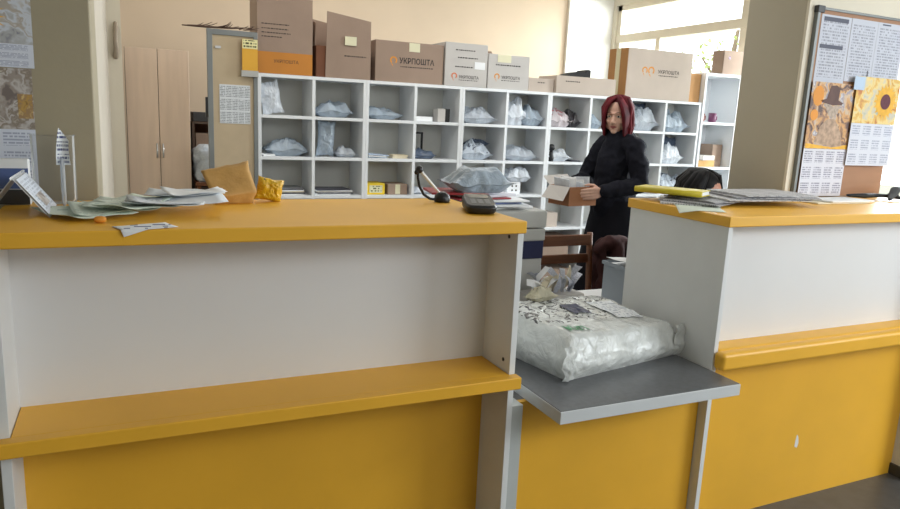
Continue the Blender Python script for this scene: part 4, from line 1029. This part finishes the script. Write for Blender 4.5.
# post lying on the machine
z = 1.1285; rnd = random.Random(6); ENV = [K['paper'], mat('airmail envelope', (214,214,222), .6, rgb2=(206,206,214)), K['red'], mat('blue edged envelope',(96,112,160),.5,var=.1)]
specs = [(1.40,2.50,.24,.17,.1,0,'white envelope lowest on the grey machine'),(1.36,2.47,.26,.16,-.15,0,'white envelope second from the bottom on the grey machine'),(1.33,2.46,.24,.15,.2,3,'blue edged envelope on the grey machine'),
         (1.37,2.45,.22,.15,-.05,0,'white envelope lying over the blue edged one'),(1.27,2.48,.26,.18,.15,2,'red printed envelope in the post on the grey machine'),(1.31,2.49,.26,.16,.3,1,'pale envelope over the red printed one'),(1.19,2.50,.22,.2,-.2,2,'red printed envelope at the left of the post pile')]
for (x,y,w_,d_,r_,mi,lb) in specs:
    y += .08; x += .02
    h = rnd.uniform(.006,.012); M = Matrix.Translation((x,y,z)) @ Matrix.Rotation(r_,4,'Z')
    o = tag(obj('envelope', MB().box(-w_/2,w_/2,-d_/2,d_/2,0,h,M), ENV[mi], bevel=.002, loc=(x,y,z)), lb, 'envelope', 'post piled on the grey machine')
    if mi in (0,1):
        obj('edge_stripe', MB().box(-w_/2+.004,-w_/2+.03,-d_/2+.004,d_/2-.004,h+.0003,h+.0008,M), ENV[3] if mi == 0 else ENV[2], o)
    z += h+.001
c = (1.285,2.53,z+.0005)
o = obj('mailing_bag', bag_mesh(c, (.27,.2,.105), 51, rz=-.12, amp=.45), K['sky_bag'], smooth=True, loc=c)
tag(o, 'plump blue grey mailing bag on the post by the left counter end', 'mailing bag')

# ------------------------------------------------------------------ on the left counter
Z0 = 1.2004
PN = thing('pen_stand', 'black desk pen stand with slanted white pen and looping cord', 'pen stand', (.985, 2.19, Z0))
obj('base', MB().lathe([(.026,0),(.028,.006),(.026,.022),(.016,.032),(.010,.036)], (.985,2.19,Z0), 22), K['black'], PN, smooth=True)
pe = obj('pen', MB().tube([(.972,2.188,Z0+.034),(.93,2.18,Z0+.073),(.893,2.172,Z0+.108)], [.0035,.005,.005], 12), K['paper'], PN, smooth=True)
obj('pen_head', MB().ell((.889,2.171,Z0+.112), (.013,.012,.013), None, 14, 10).tube([(.889,2.171,Z0+.112),(.878,2.169,Z0+.103)], .008, 8), K['black'], pe, smooth=True)
obj('cord', MB().tube([(.884,2.17,Z0+.108),(.884,2.17,Z0+.085),(.892,2.172,Z0+.055),(.91,2.176,Z0+.028),(.935,2.18,Z0+.013),(.962,2.186,Z0+.009)], .0045, 8), K['black_matte'], PN, smooth=True)

TM = Matrix.Translation((1.012,1.965,Z0)) @ Matrix.Rotation(math.radians(-20),4,'Z') @ Matrix.Diagonal((1.12,1.15,1.2,1))
TE = thing('card_terminal', 'black hand held payment terminal with grey screen on the counter', 'terminal', (1.0,2.0,Z0))
bd = MB(); prof = [(.036,0),(.043,.006),(.045,.022),(.041,.031)]
def tfn(u, v):
    a = 2*PI*u; k = v*3; i = min(2, int(k)); f_ = k-i; r = prof[i][0]+(prof[i+1][0]-prof[i][0])*f_; zz = prof[i][1]+(prof[i+1][1]-prof[i][1])*f_
    cx, sy = math.cos(a), math.sin(a); e_ = .42
    x = math.copysign(abs(cx)**e_, cx)*r; y = math.copysign(abs(sy)**e_, sy)*(r+.036)
    return TM @ Vector((x, y, zz*(1+.25*(y/.08))))
bd.grid(tfn, 40, 9, cu=True); n0 = 40
bd.f.append(list(reversed(range(n0)))); bd.mi.append(0); bd.f.append([9*n0+i for i in range(n0)]); bd.mi.append(0)
obj('housing', bd, K['black'], TE, bevel=.003)
def on_top(x, y, o=.0012): return TM @ Vector((x, y, .031*(1+.25*(y/.08))+o))
obj('screen', MB().add([on_top(-.03,.012), on_top(.03,.012), on_top(.03,.06), on_top(-.03,.06)], [(0,1,2,3)]), K['screen'], TE, recalc=False)
for r in range(4):
    for c_ in range(3):
        x = -.02+c_*.02; y = -.052+r*.014; 
        obj('key', MB().add([on_top(x-.007,y-.004,.0018), on_top(x+.007,y-.004,.0018), on_top(x+.007,y+.004,.0018), on_top(x-.007,y+.004,.0018)], [(0,1,2,3)]), K['frame_grey'], TE, recalc=False)
obj('top_band', MB().add([on_top(-.038,.062), on_top(.038,.062), on_top(.036,.074), on_top(-.036,.074)], [(0,1,2,3)]), K['red'], TE, recalc=False)

# kraft bag and yellow bag
kv = [(.238,2.185,Z0),(.350,2.205,Z0),(.348,2.292,Z0),(.255,2.292,Z0), (.232,2.17,1.222),(.360,2.19,1.236),(.358,2.292,1.25),(.25,2.295,1.235), (.205,2.25,1.292),(.345,2.262,1.322),(.348,2.275,1.324),(.208,2.265,1.294)]
kb = MB().add(kv, [(3,2,1,0),(0,1,5,4),(1,2,6,5),(2,3,7,6),(3,0,4,7),(4,5,9,8),(5,6,10,9),(6,7,11,10),(7,4,8,11),(8,9,10,11)])
def refine(mb, cuts, amp, sc):
    me = bpy.data.meshes.new('tmp'); me.from_pydata(mb.v, [], mb.f); b = bmesh.new(); b.from_mesh(me)
    bmesh.ops.recalc_face_normals(b, faces=b.faces); bmesh.ops.subdivide_edges(b, edges=b.edges, cuts=cuts, use_grid_fill=True); b.normal_update()
    zb = min(v.co.z for v in b.verts)
    for v in b.verts:
        if v.co.z > zb+.001: v.co += v.normal*amp*(noise.noise(v.co*sc)+.6*(.5-abs(noise.noise(v.co*sc*2.2))))
    o = MB(); b.verts.index_update(); o.add([v.co.copy() for v in b.verts], [[v.index for v in f.verts] for f in b.faces]); b.free(); bpy.data.meshes.remove(me); return o
tag(obj('kraft_bag', refine(kb, 10, .005, 30), K['kraft'], smooth=True, loc=(.3,2.24,Z0)), 'brown kraft paper bag folded over at the back of the left counter', 'bag')
c = (.402,2.245,Z0)
tag(obj('plastic_bag', bag_mesh(c, (.085,.05,.075), 64, stand=True, lean=.2, amp=1.2), K['yellow_bag'], smooth=True, loc=c), 'crumpled yellow plastic bag beside the kraft paper bag', 'bag')

# pile of paper forms
def over_edge(p):
    if p.y < 1.738:
        d = 1.738-p.y; p = Vector((p.x, 1.7365-d*.10, p.z-d*.9+.001))
    return p
zz = Z0
PILE = [(-.10,1.985,.17,.21,.5,'form_green','pale green form lowest at the left of the paper pile'),(-.05,2.01,.17,.20,.15,'form_green','pale green form slanting at the left of the paper pile'),
        (.0,2.05,.18,.20,-.2,'form_green','pale green form in the middle of the paper pile'),(.01,2.0,.17,.2,.55,'form_green','pale green form turned across the middle of the pile'),
        (.04,2.09,.17,.2,-.5,'form_green','pale green form at the back of the paper pile'),(.09,1.99,.20,.15,-.12,'form_flat','white form under the right end of the pile'),
        (.12,2.0,.24,.16,.06,'blue_paper','white form topmost at the front of the paper pile'),(.15,2.10,.21,.15,-.15,'blue_paper','white form on the right rear of the paper pile'),(.17,2.09,.16,.12,.12,'paper','blank white sheet topmost at the right rear of the pile')]
for i, (x,y,w_,d_,r_,m_,lb) in enumerate(PILE):
    o = obj('paper_form', sheet((x,y,zz), w_, d_, r_, .026, i+1), K[m_], smooth=True, loc=(x,y,zz)); tag(o, lb, 'paper', 'paper forms piled on the left counter'); zz += .0045
o = obj('paper_slip', sheet((.035,1.775,Z0), .125, .075, .35, .002, 20, n=16, sag=over_edge), printed('barcode slip',(232,236,240),(96,106,140),1,1,4,u='X',v='Y',dens=.56,words=7), smooth=True, loc=(.035,1.775,Z0))
tag(o, 'white printed slip hanging over the front edge of the left counter', 'paper')
tag(obj('sweet', MB().ell((-.062,1.858,Z0+.008), (.014,.011,.008), None, 16, 10, .8), K['orange'], smooth=True, loc=(-.062,1.858,Z0)), 'small orange item at the front of the paper pile', 'sweet')

# acrylic tent holder, clear tub, packet
TH = thing('sign_holder', 'clear acrylic tent holder with printed sheet at the left counter end', 'sign holder', (-.26,2.0,Z0))
ya, yb = 1.95, 2.17
def slab4(p, th):
    a, b, c, d = [Vector(q) for q in p]; n = (b-a).cross(d-a).normalized()*th
    return MB().add([a,b,c,d,a+n,b+n,c+n,d+n], [(0,3,2,1),(4,5,6,7),(0,1,5,4),(1,2,6,5),(2,3,7,6),(3,0,4,7)])
ridge = 1.294
obj('front_pane', slab4([(-.176,ya,Z0),(-.176,yb,Z0),(-.248,yb,ridge),(-.248,ya,ridge)], .002), K['clear'], TH)
obj('rear_pane', slab4([(-.322,ya,Z0),(-.322,yb,Z0),(-.252,yb,ridge),(-.252,ya,ridge)], .002), K['clear'], TH)
obj('ridge_bar', MB().tube([(-.250,ya,ridge+.002),(-.250,yb,ridge+.002)], .004, 8), K['clear'], TH, smooth=True)
def onp(s, t, o=.004):
    p = Vector((-.176,ya,Z0)).lerp(Vector((-.248,ya,ridge)), t); return Vector((p.x+o*.8, ya+(yb-ya)*s, p.z+o*.6))
sh_ = obj('printed_sheet', MB().add([onp(.04,.04),onp(.96,.04),onp(.96,.96),onp(.04,.96)], [(0,1,2,3)]), printed('sign sheet',(206,212,222),(168,174,186),1,1,12,u='Y',v='Z',dens=.5,words=16), TH, recalc=False)
obj('photo', MB().add([onp(.3,.2,.005),onp(.72,.2,.005),onp(.72,.5,.005),onp(.3,.5,.005)], [(0,1,2,3)]), K['pic_grey'], sh_, recalc=False)
TB = thing('plastic_tub', 'tall clear plastic tub beside the left pillar', 'tub', (-.184,2.25,Z0))
obj('tub', MB().lathe([(.05,0),(.054,.01),(.054,.185),(.057,.19),(.054,.188),(.051,.012),(.047,.004)], (-.184,2.25,Z0), 32), K['clear'], TB, smooth=True)
tgm = MB(); tgm.grid(lambda s, t: Vector((-.172+.035*s+.010*t*t-.012*t*s, 2.172+.010*math.sin(PI*s), Z0+.112+.100*t-.035*s*t*t)), 6, 8)
obj('barcode_label', tgm, K['barcode'], TB, smooth=True, recalc=False, label='white barcode label standing up from the tub')
obj('highlight_strip', MB().tube([(-.158,2.178,Z0+.012),(-.158,2.178,Z0+.06),(-.158,2.178,Z0+.118)], [.014,.014,.014], 12, flat=.4), K['film'], TB, smooth=True)  # upright highlight on the tub put in as a milky strip
PKT = thing('packet', 'blue and white packet standing at the left end of the counter', 'packet', (-.30,2.22,Z0))
obj('packet', MB().box(-.36,-.24,2.20,2.235,Z0,1.325), K['paper'], PKT, bevel=.004)
obj('blue_print', MB().box(-.358,-.242,2.1985,2.1995,1.245,1.30), mat('blue print',(84,104,156),.5,var=.2,scale=20), PKT)
obj('dark_base', MB().box(-.358,-.242,2.1985,2.1995,Z0+.002,1.243), K['dark'], PKT)

# calendars on the left pillar
def calendar(name, label, x0, x1, zt, zm, zb, y, pic, grid, group=None, extra=None):
    o = thing(name, label, 'calendar', ((x0+x1)/2, y, zb), group)
    pc = obj('picture', MB().box(x0,x1,y,y+.0015,zm,zt), K[pic], o)
    if grid: obj('month_grid', MB().box(x0,x1,y,y+.0015,zb,zm-.0005), K[grid], o)
    if extra: extra(o, pc)
    return o
def lfl(o, pc):
    f = MB(); cx, cz = -.335, 1.70
    for i in range(14):
        a = 2*PI*i/14; f.add([(cx+.02*math.cos(a-.2),2.3155,cz+.02*math.sin(a-.2)),(cx+.055*math.cos(a),2.3155,cz+.055*math.sin(a)),(cx+.02*math.cos(a+.2),2.3155,cz+.02*math.sin(a+.2))], [(0,1,2)])
    obj('painted_flower', f, K['flower_yellow'], pc, recalc=False)
    obj('flower_heart', MB().disc((cx,2.315,cz), .024), K['navy'], pc, recalc=False)
calendar('wall_calendar', 'wall calendar with bluish picture high on the left pillar', -.60, -.222, 1.95, 1.632, 1.568, 2.3165, 'pic_blue', 'cal_grid_pale', extra=lfl)
def gold(o, pc): obj('golden_picture', MB().box(-.268,-.232,2.3165,2.3172,1.43,1.497), K['pic_gold'], pc)
calendar('wall_calendar', 'grey brown picture calendar low on the left pillar', -.60, -.23, 1.566, 1.40, 1.24, 2.3175, 'pic_grey', 'cal_grid_pale', extra=gold)

# ------------------------------------------------------------------ notice board on the right pillar
NBt = thing('notice_board', 'notice board in dark grey frame on the right pillar', 'notice board', (3.1, 2.265, 1.203))
obj('backing', MB().box(2.80, 3.395, 2.262, 2.2755, 1.205, 2.03), mat('brown hardboard',(168,128,100),.7,var=.06,scale=4,stretch=(1,1,6)), NBt)
obj('frame', MB().box(2.782,2.80,2.256,2.2755,1.203,2.04).box(2.80,3.395,2.256,2.262,2.028,2.04), K['frame_grey'], NBt, bevel=.002)
obj('corner_cap', MB().box(2.778,2.822,2.253,2.2755,2.015,2.045), K['dark'], NBt, bevel=.003)
K['bar'] = mat('dark print bar',(82,86,104),.6,var=.1)
def notice(x0, x1, z0, z1, y, label, bars=(), m='form'):
    o = thing('notice_sheet', label, 'paper', ((x0+x1)/2, y, z0))
    obj('sheet', MB().box(x0,x1,y,y+.001,z0,z1), K[m], o)
    if bars:
        for (a, c_, d, e) in bars: obj('printed_bar', MB().box(x0+(x1-x0)*a, x0+(x1-x0)*c_, y-.0006, y-.0001, d, e), K['bar'], o)
notice(2.815, 3.012, 1.72, 2.012, 2.2605, 'notice with dark heading and bar at the left of the board', ((.08,.9,1.985,2.003),(.05,.82,1.868,1.885)))
notice(3.014, 3.195, 1.735, 2.012, 2.2600, 'printed notice in the middle of the board top', ())
notice(3.197, 3.393, 1.74, 2.012, 2.2605, 'printed notice at the right end of the board top', ((.15,.45,2.0,2.006),))
obj('dark_strip', MB().box(3.165,3.172,2.2592,2.2598,1.735,1.79), K['dark'], NBt)  # narrow dark strip low on the middle notice
def autumn(o, pc):
    y = 2.2485
    h = MB().poly([(2.868,y,1.640),(2.885,y,1.632),(2.95,y,1.622),(3.01,y,1.626),(3.02,y,1.634),(2.985,y,1.646),(2.988,y,1.70),(2.96,y,1.712),(2.925,y,1.708),(2.905,y,1.65)])
    obj('painted_hat', h, K['hat'], pc, recalc=False)
    f = MB().poly([(2.895,y,1.63),(2.92,y,1.59),(2.955,y,1.565),(2.99,y,1.585),(3.0,y,1.622),(2.95,y,1.618)])
    obj('painted_face', f, mat('painted pale fur',(176,160,146),.6,var=.3,scale=60), pc, recalc=False)
    b = MB().poly([(2.86,y,1.455),(2.89,y,1.53),(2.93,y,1.56),(2.98,y,1.56),(3.03,y,1.50),(3.05,y,1.44),(2.98,y,1.432)])
    obj('painted_coat', b, mat('painted coat',(178,152,130),.6,var=.35,scale=40), pc, recalc=False)
    p_ = MB().disc((2.85,y,1.66), .035, ry=.045); p_.disc((2.838,y,1.575), .025)
    obj('painted_pumpkin', p_, K['orange'], pc, recalc=False)
    s = MB().poly([(2.808,y+.0004,1.426),(3.09,y+.0004,1.426),(3.09,y+.0004,1.445),(2.95,y+.0004,1.436),(2.808,y+.0004,1.448)])
    obj('painted_ground', s, K['flower_yellow'], pc, recalc=False)
calendar('wall_calendar', 'large calendar with autumn picture of a figure in a hat', 2.803, 3.092, 1.722, 1.424, 1.206, 2.2495, 'pic_autumn', 'cal_grid', extra=autumn)
def sun(o, pc):
    cx, cz, y = 3.30, 1.655, 2.2395; f = MB()
    for r0, r1, n, a0 in ((.028,.085,18,0),(.028,.07,18,.17)):
        for i in range(n):
            a = 2*PI*i/n+a0; w_ = .19
            P_ = [Vector((cx+r0*math.cos(a-w_),y-(.0003 if a0 else 0),cz+r0*math.sin(a-w_))), Vector((cx+(r0+r1)*.5*math.cos(a-w_),y-(.0003 if a0 else 0),cz+(r0+r1)*.5*math.sin(a-w_))), Vector((cx+r1*math.cos(a),y-(.0003 if a0 else 0),cz+r1*math.sin(a))), Vector((cx+(r0+r1)*.5*math.cos(a+w_),y-(.0003 if a0 else 0),cz+(r0+r1)*.5*math.sin(a+w_))), Vector((cx+r0*math.cos(a+w_),y-(.0003 if a0 else 0),cz+r0*math.sin(a+w_)))]
            f.poly(P_)
    obj('painted_petals', f, K['flower_yellow'], pc, recalc=False)
    obj('flower_heart', MB().disc((cx,y-.0008,cz), .036, n=20), K['flower_dark'], pc, recalc=False)
calendar('wall_calendar', 'smaller sunflower calendar overlapping the autumn one', 3.085, 3.393, 1.762, 1.55, 1.352, 2.2405, 'pic_flower', 'cal_grid_pale', extra=sun)
tag(obj('sticky_note', MB().box(3.062,3.135,2.2385,2.2392,1.70,1.76), mat('pale blue note',(186,208,232),.6), loc=(3.1,2.239,1.70)), 'pale blue note pinned between the two calendars', 'note')

# ------------------------------------------------------------------ on the right counter
NP = [(2.04,2.13,.32,.22,.85,0,'newspaper lowest under the yellow folder, overhanging the left edge'),(2.10,2.11,.36,.24,.45,0,'newspaper second in the heap under the yellow folder'),(2.16,2.10,.36,.24,.15,0,'newspaper third in the heap, reaching from folder to middle'),
      (2.30,2.06,.40,.24,-.12,0,'newspaper beneath the two topmost on the right counter'),(2.36,2.07,.38,.25,-.22,1,'newspaper second from the top at the right of the heap'),(2.38,2.08,.36,.24,-.08,0,'topmost newspaper at the right of the heap')]
z = Z0
def folded(c, w_, d_, r_, h, seed, lift=.012):
    c = Vector(c); R = Matrix.Rotation(r_,4,'Z'); m_ = MB(); n = 12
    def f(u, v, o):
        x = (u-.5)*w_; y = (v-.5)*d_; e = max(0, abs(u-.5)*2-.7)/.3; fl = lift*(.4+.6*noise.noise(Vector((u*2+seed,v*2,seed*.7))))*(.3+u*.7)
        return c + R @ Vector((x, y, max(fl,0)+(h*(1-.55*max(0,1-v/.12)**2) if o else 0)))
    m_.grid(lambda u,v: f(u,v,1), n, n); m_.grid(lambda u,v: f(u,v,0), n, n); k = (n+1)*(n+1)
    rim = list(range(n))+[n+(n+1)*j for j in range(n)]+[(n+1)*n+n-i for i in range(n)]+[(n+1)*(n-j) for j in range(n)]
    for a, b in zip(rim, rim[1:]+rim[:1]): m_.f.append([a,b,b+k,a+k]); m_.mi.append(0)
    return m_
K['news_dark'] = printed('dark newsprint', (176,176,180), (116,116,124), 3, 2, 28, u='X', v='Y', dens=.43, words=30, margin=.04)
for i, (x,y,w_,d_,r_,mi,lb) in enumerate(NP):
    h = .0055; o = obj('newspaper', folded((x,y,z), w_, d_, r_, h, i*3+1, .006), K['news_dark' if mi or i in (1,2) else 'news'], smooth=False, loc=(x,y,z))
    tag(o, lb, 'newspaper', 'newspapers heaped on the right counter'); z += h+.0018
def side_sag(p):
    if p.x < 1.852: d = 1.852-p.x; p = Vector((p.x, p.y, p.z-d*.25))
    return p
o = obj('paper_sheet', sheet((1.93,1.965,Z0), .23, .16, .95, .002, 31, n=16, sag=side_sag), K['paper_green'], smooth=True, loc=(1.93,1.965,Z0))
tag(o, 'pale sheet sticking out from under newspapers over the counter edge', 'paper')
FM = Matrix.Translation((1.995,2.175,z-.014)) @ Matrix.Rotation(math.radians(-60),4,'Z')
YF = thing('folder', 'thick yellow folder lying on top of the newspapers', 'folder', (1.995,2.175,z-.014))
yl = mat('lime yellow card',(206,188,44),.5,var=.06)
obj('cover', MB().box(-.132,.132,-.07,.05,.018,.021,FM), yl, YF, bevel=.001)
obj('cover', MB().box(-.132,.132,-.07,.05,0,.003,FM), yl, YF, bevel=.001)
obj('spine', MB().tube([(-.132,-.071,.0105),(.132,-.071,.0105)], .0115, 14, FM, round_ends=False), yl, YF, smooth=True)
obj('pages', MB().box(-.128,.128,-.062,.046,.0035,.0175,FM), K['paper'], YF)
zz = Z0
for (x,y,w_,d_,r_,m_,lb) in ((2.80,2.10,.34,.18,.02,'paper_cream','cream paper folder under the white envelope, right counter'),(2.86,2.08,.30,.14,.06,'paper','white envelope on the cream folder below the calendars')):
    M = Matrix.Translation((x,y,zz)) @ Matrix.Rotation(r_,4,'Z')
    tag(obj('envelope', MB().box(-w_/2,w_/2,-d_/2,d_/2,0,.006,M), K[m_], bevel=.0015, loc=(x,y,zz)), lb, 'envelope'); zz += .0065
cbm = MB()
cbm.tube([(3.0,2.14,1.222),(3.08,2.12,1.222),(3.16,2.13,1.222),(3.28,2.10,1.222)], [.012,.020,.018,.010], 10, flat=.6)
cbm.tube([(3.16,2.05,1.212),(3.22,2.08,1.225),(3.30,2.12,1.25),(3.38,2.14,1.25),(3.46,2.12,1.225)], [.010,.018,.024,.022,.014], 10, flat=.6)
cbm.tube([(3.22,2.16,1.22),(3.3,2.05,1.213),(3.42,2.0,1.213),(3.5,2.06,1.213)], [.012,.014,.014,.010], 10, flat=.6)
tag(obj('strap_bundle', remesh(cbm, .005, 3), K['black_matte'], smooth=True, loc=(3.25,2.1,Z0)), 'black straps bundled at the right end of the right counter', 'straps')
tag(obj('paper_sheet', sheet((3.40,1.97,Z0), .2, .14, .1, .004, 37), K['paper'], smooth=True, loc=(3.40,1.97,Z0)), 'white sheet at the far right of the right counter', 'paper')

# ------------------------------------------------------------------ light, sky, camera
wd = bpy.data.worlds.new('sky'); bpy.context.scene.world = wd; wd.use_nodes = True
bg = wd.node_tree.nodes['Background']; bg.inputs[0].default_value = (.93,.97,1.0,1); bg.inputs[1].default_value = 3.4
def area(name, loc, target, sx, sy, power, color=(1,1,1)):
    l = bpy.data.lights.new(name, 'AREA'); l.shape = 'RECTANGLE'; l.size = sx; l.size_y = sy; l.energy = power; l.color = color
    o = bpy.data.objects.new(name, l); COL.objects.link(o); o.location = loc
    o.rotation_euler = (Vector(target)-Vector(loc)).to_track_quat('-Z','Y').to_euler(); return o
area('back_window_light', (7.4,5.8,2.6), (3.4,5.6,1.2), 2.6, 2.2, 470, (.95,.98,1))
area('side_window_light', (7.0,3.3,2.2), (3.4,3.2,1.2), 1.6, 1.8, 240, (.95,.98,1))
area('hall_fill', (2.6,-1.6,2.95), (1.6,1.2,.6), 2.6, 1.6, 70, (.95,.98,1))  # added fill over the hall, brightens the counter fronts
area('assumed_hall_light', (5.0,-.6,1.9), (1.6,2.0,.9), 1.8, 1.6, 106, (.88,.95,1))  # assumed daylight from right front: lamp added inside the hall, no window built there
area('back_room_fill', (1.4,5.9,3.05), (1.4,6.2,0), 1.8, 1.0, 14, (1,.95,.9))  # added fill that lifts the wardrobe and back left wall
area('work_area_fill', (2.0,3.7,3.05), (2.0,3.7,0), 2.4, 1.0, 26, (1,.98,.96))  # added fill that brightens the shelf cells and counter papers

cd = bpy.data.cameras.new('camera'); cam = bpy.data.objects.new('camera', cd); COL.objects.link(cam); bpy.context.scene.camera = cam
cd.sensor_width = 36; cd.lens = 698.776/900*36; cd.clip_start = .02
Rv = Vector((0.90850957,-0.41540861,0.04523336)); Uv = Vector((0.03910973,0.19230557,0.98055545)); Fv = Vector((0.4160298,0.88907495,-0.19095797))
cam.matrix_world = Matrix.Translation((0,0,1.48440587)) @ Matrix((Rv, Uv, -Fv)).transposed().to_4x4()
sc = bpy.context.scene
sc.view_settings.view_transform = 'Standard'; sc.view_settings.look = 'None'; sc.view_settings.exposure = 0.0
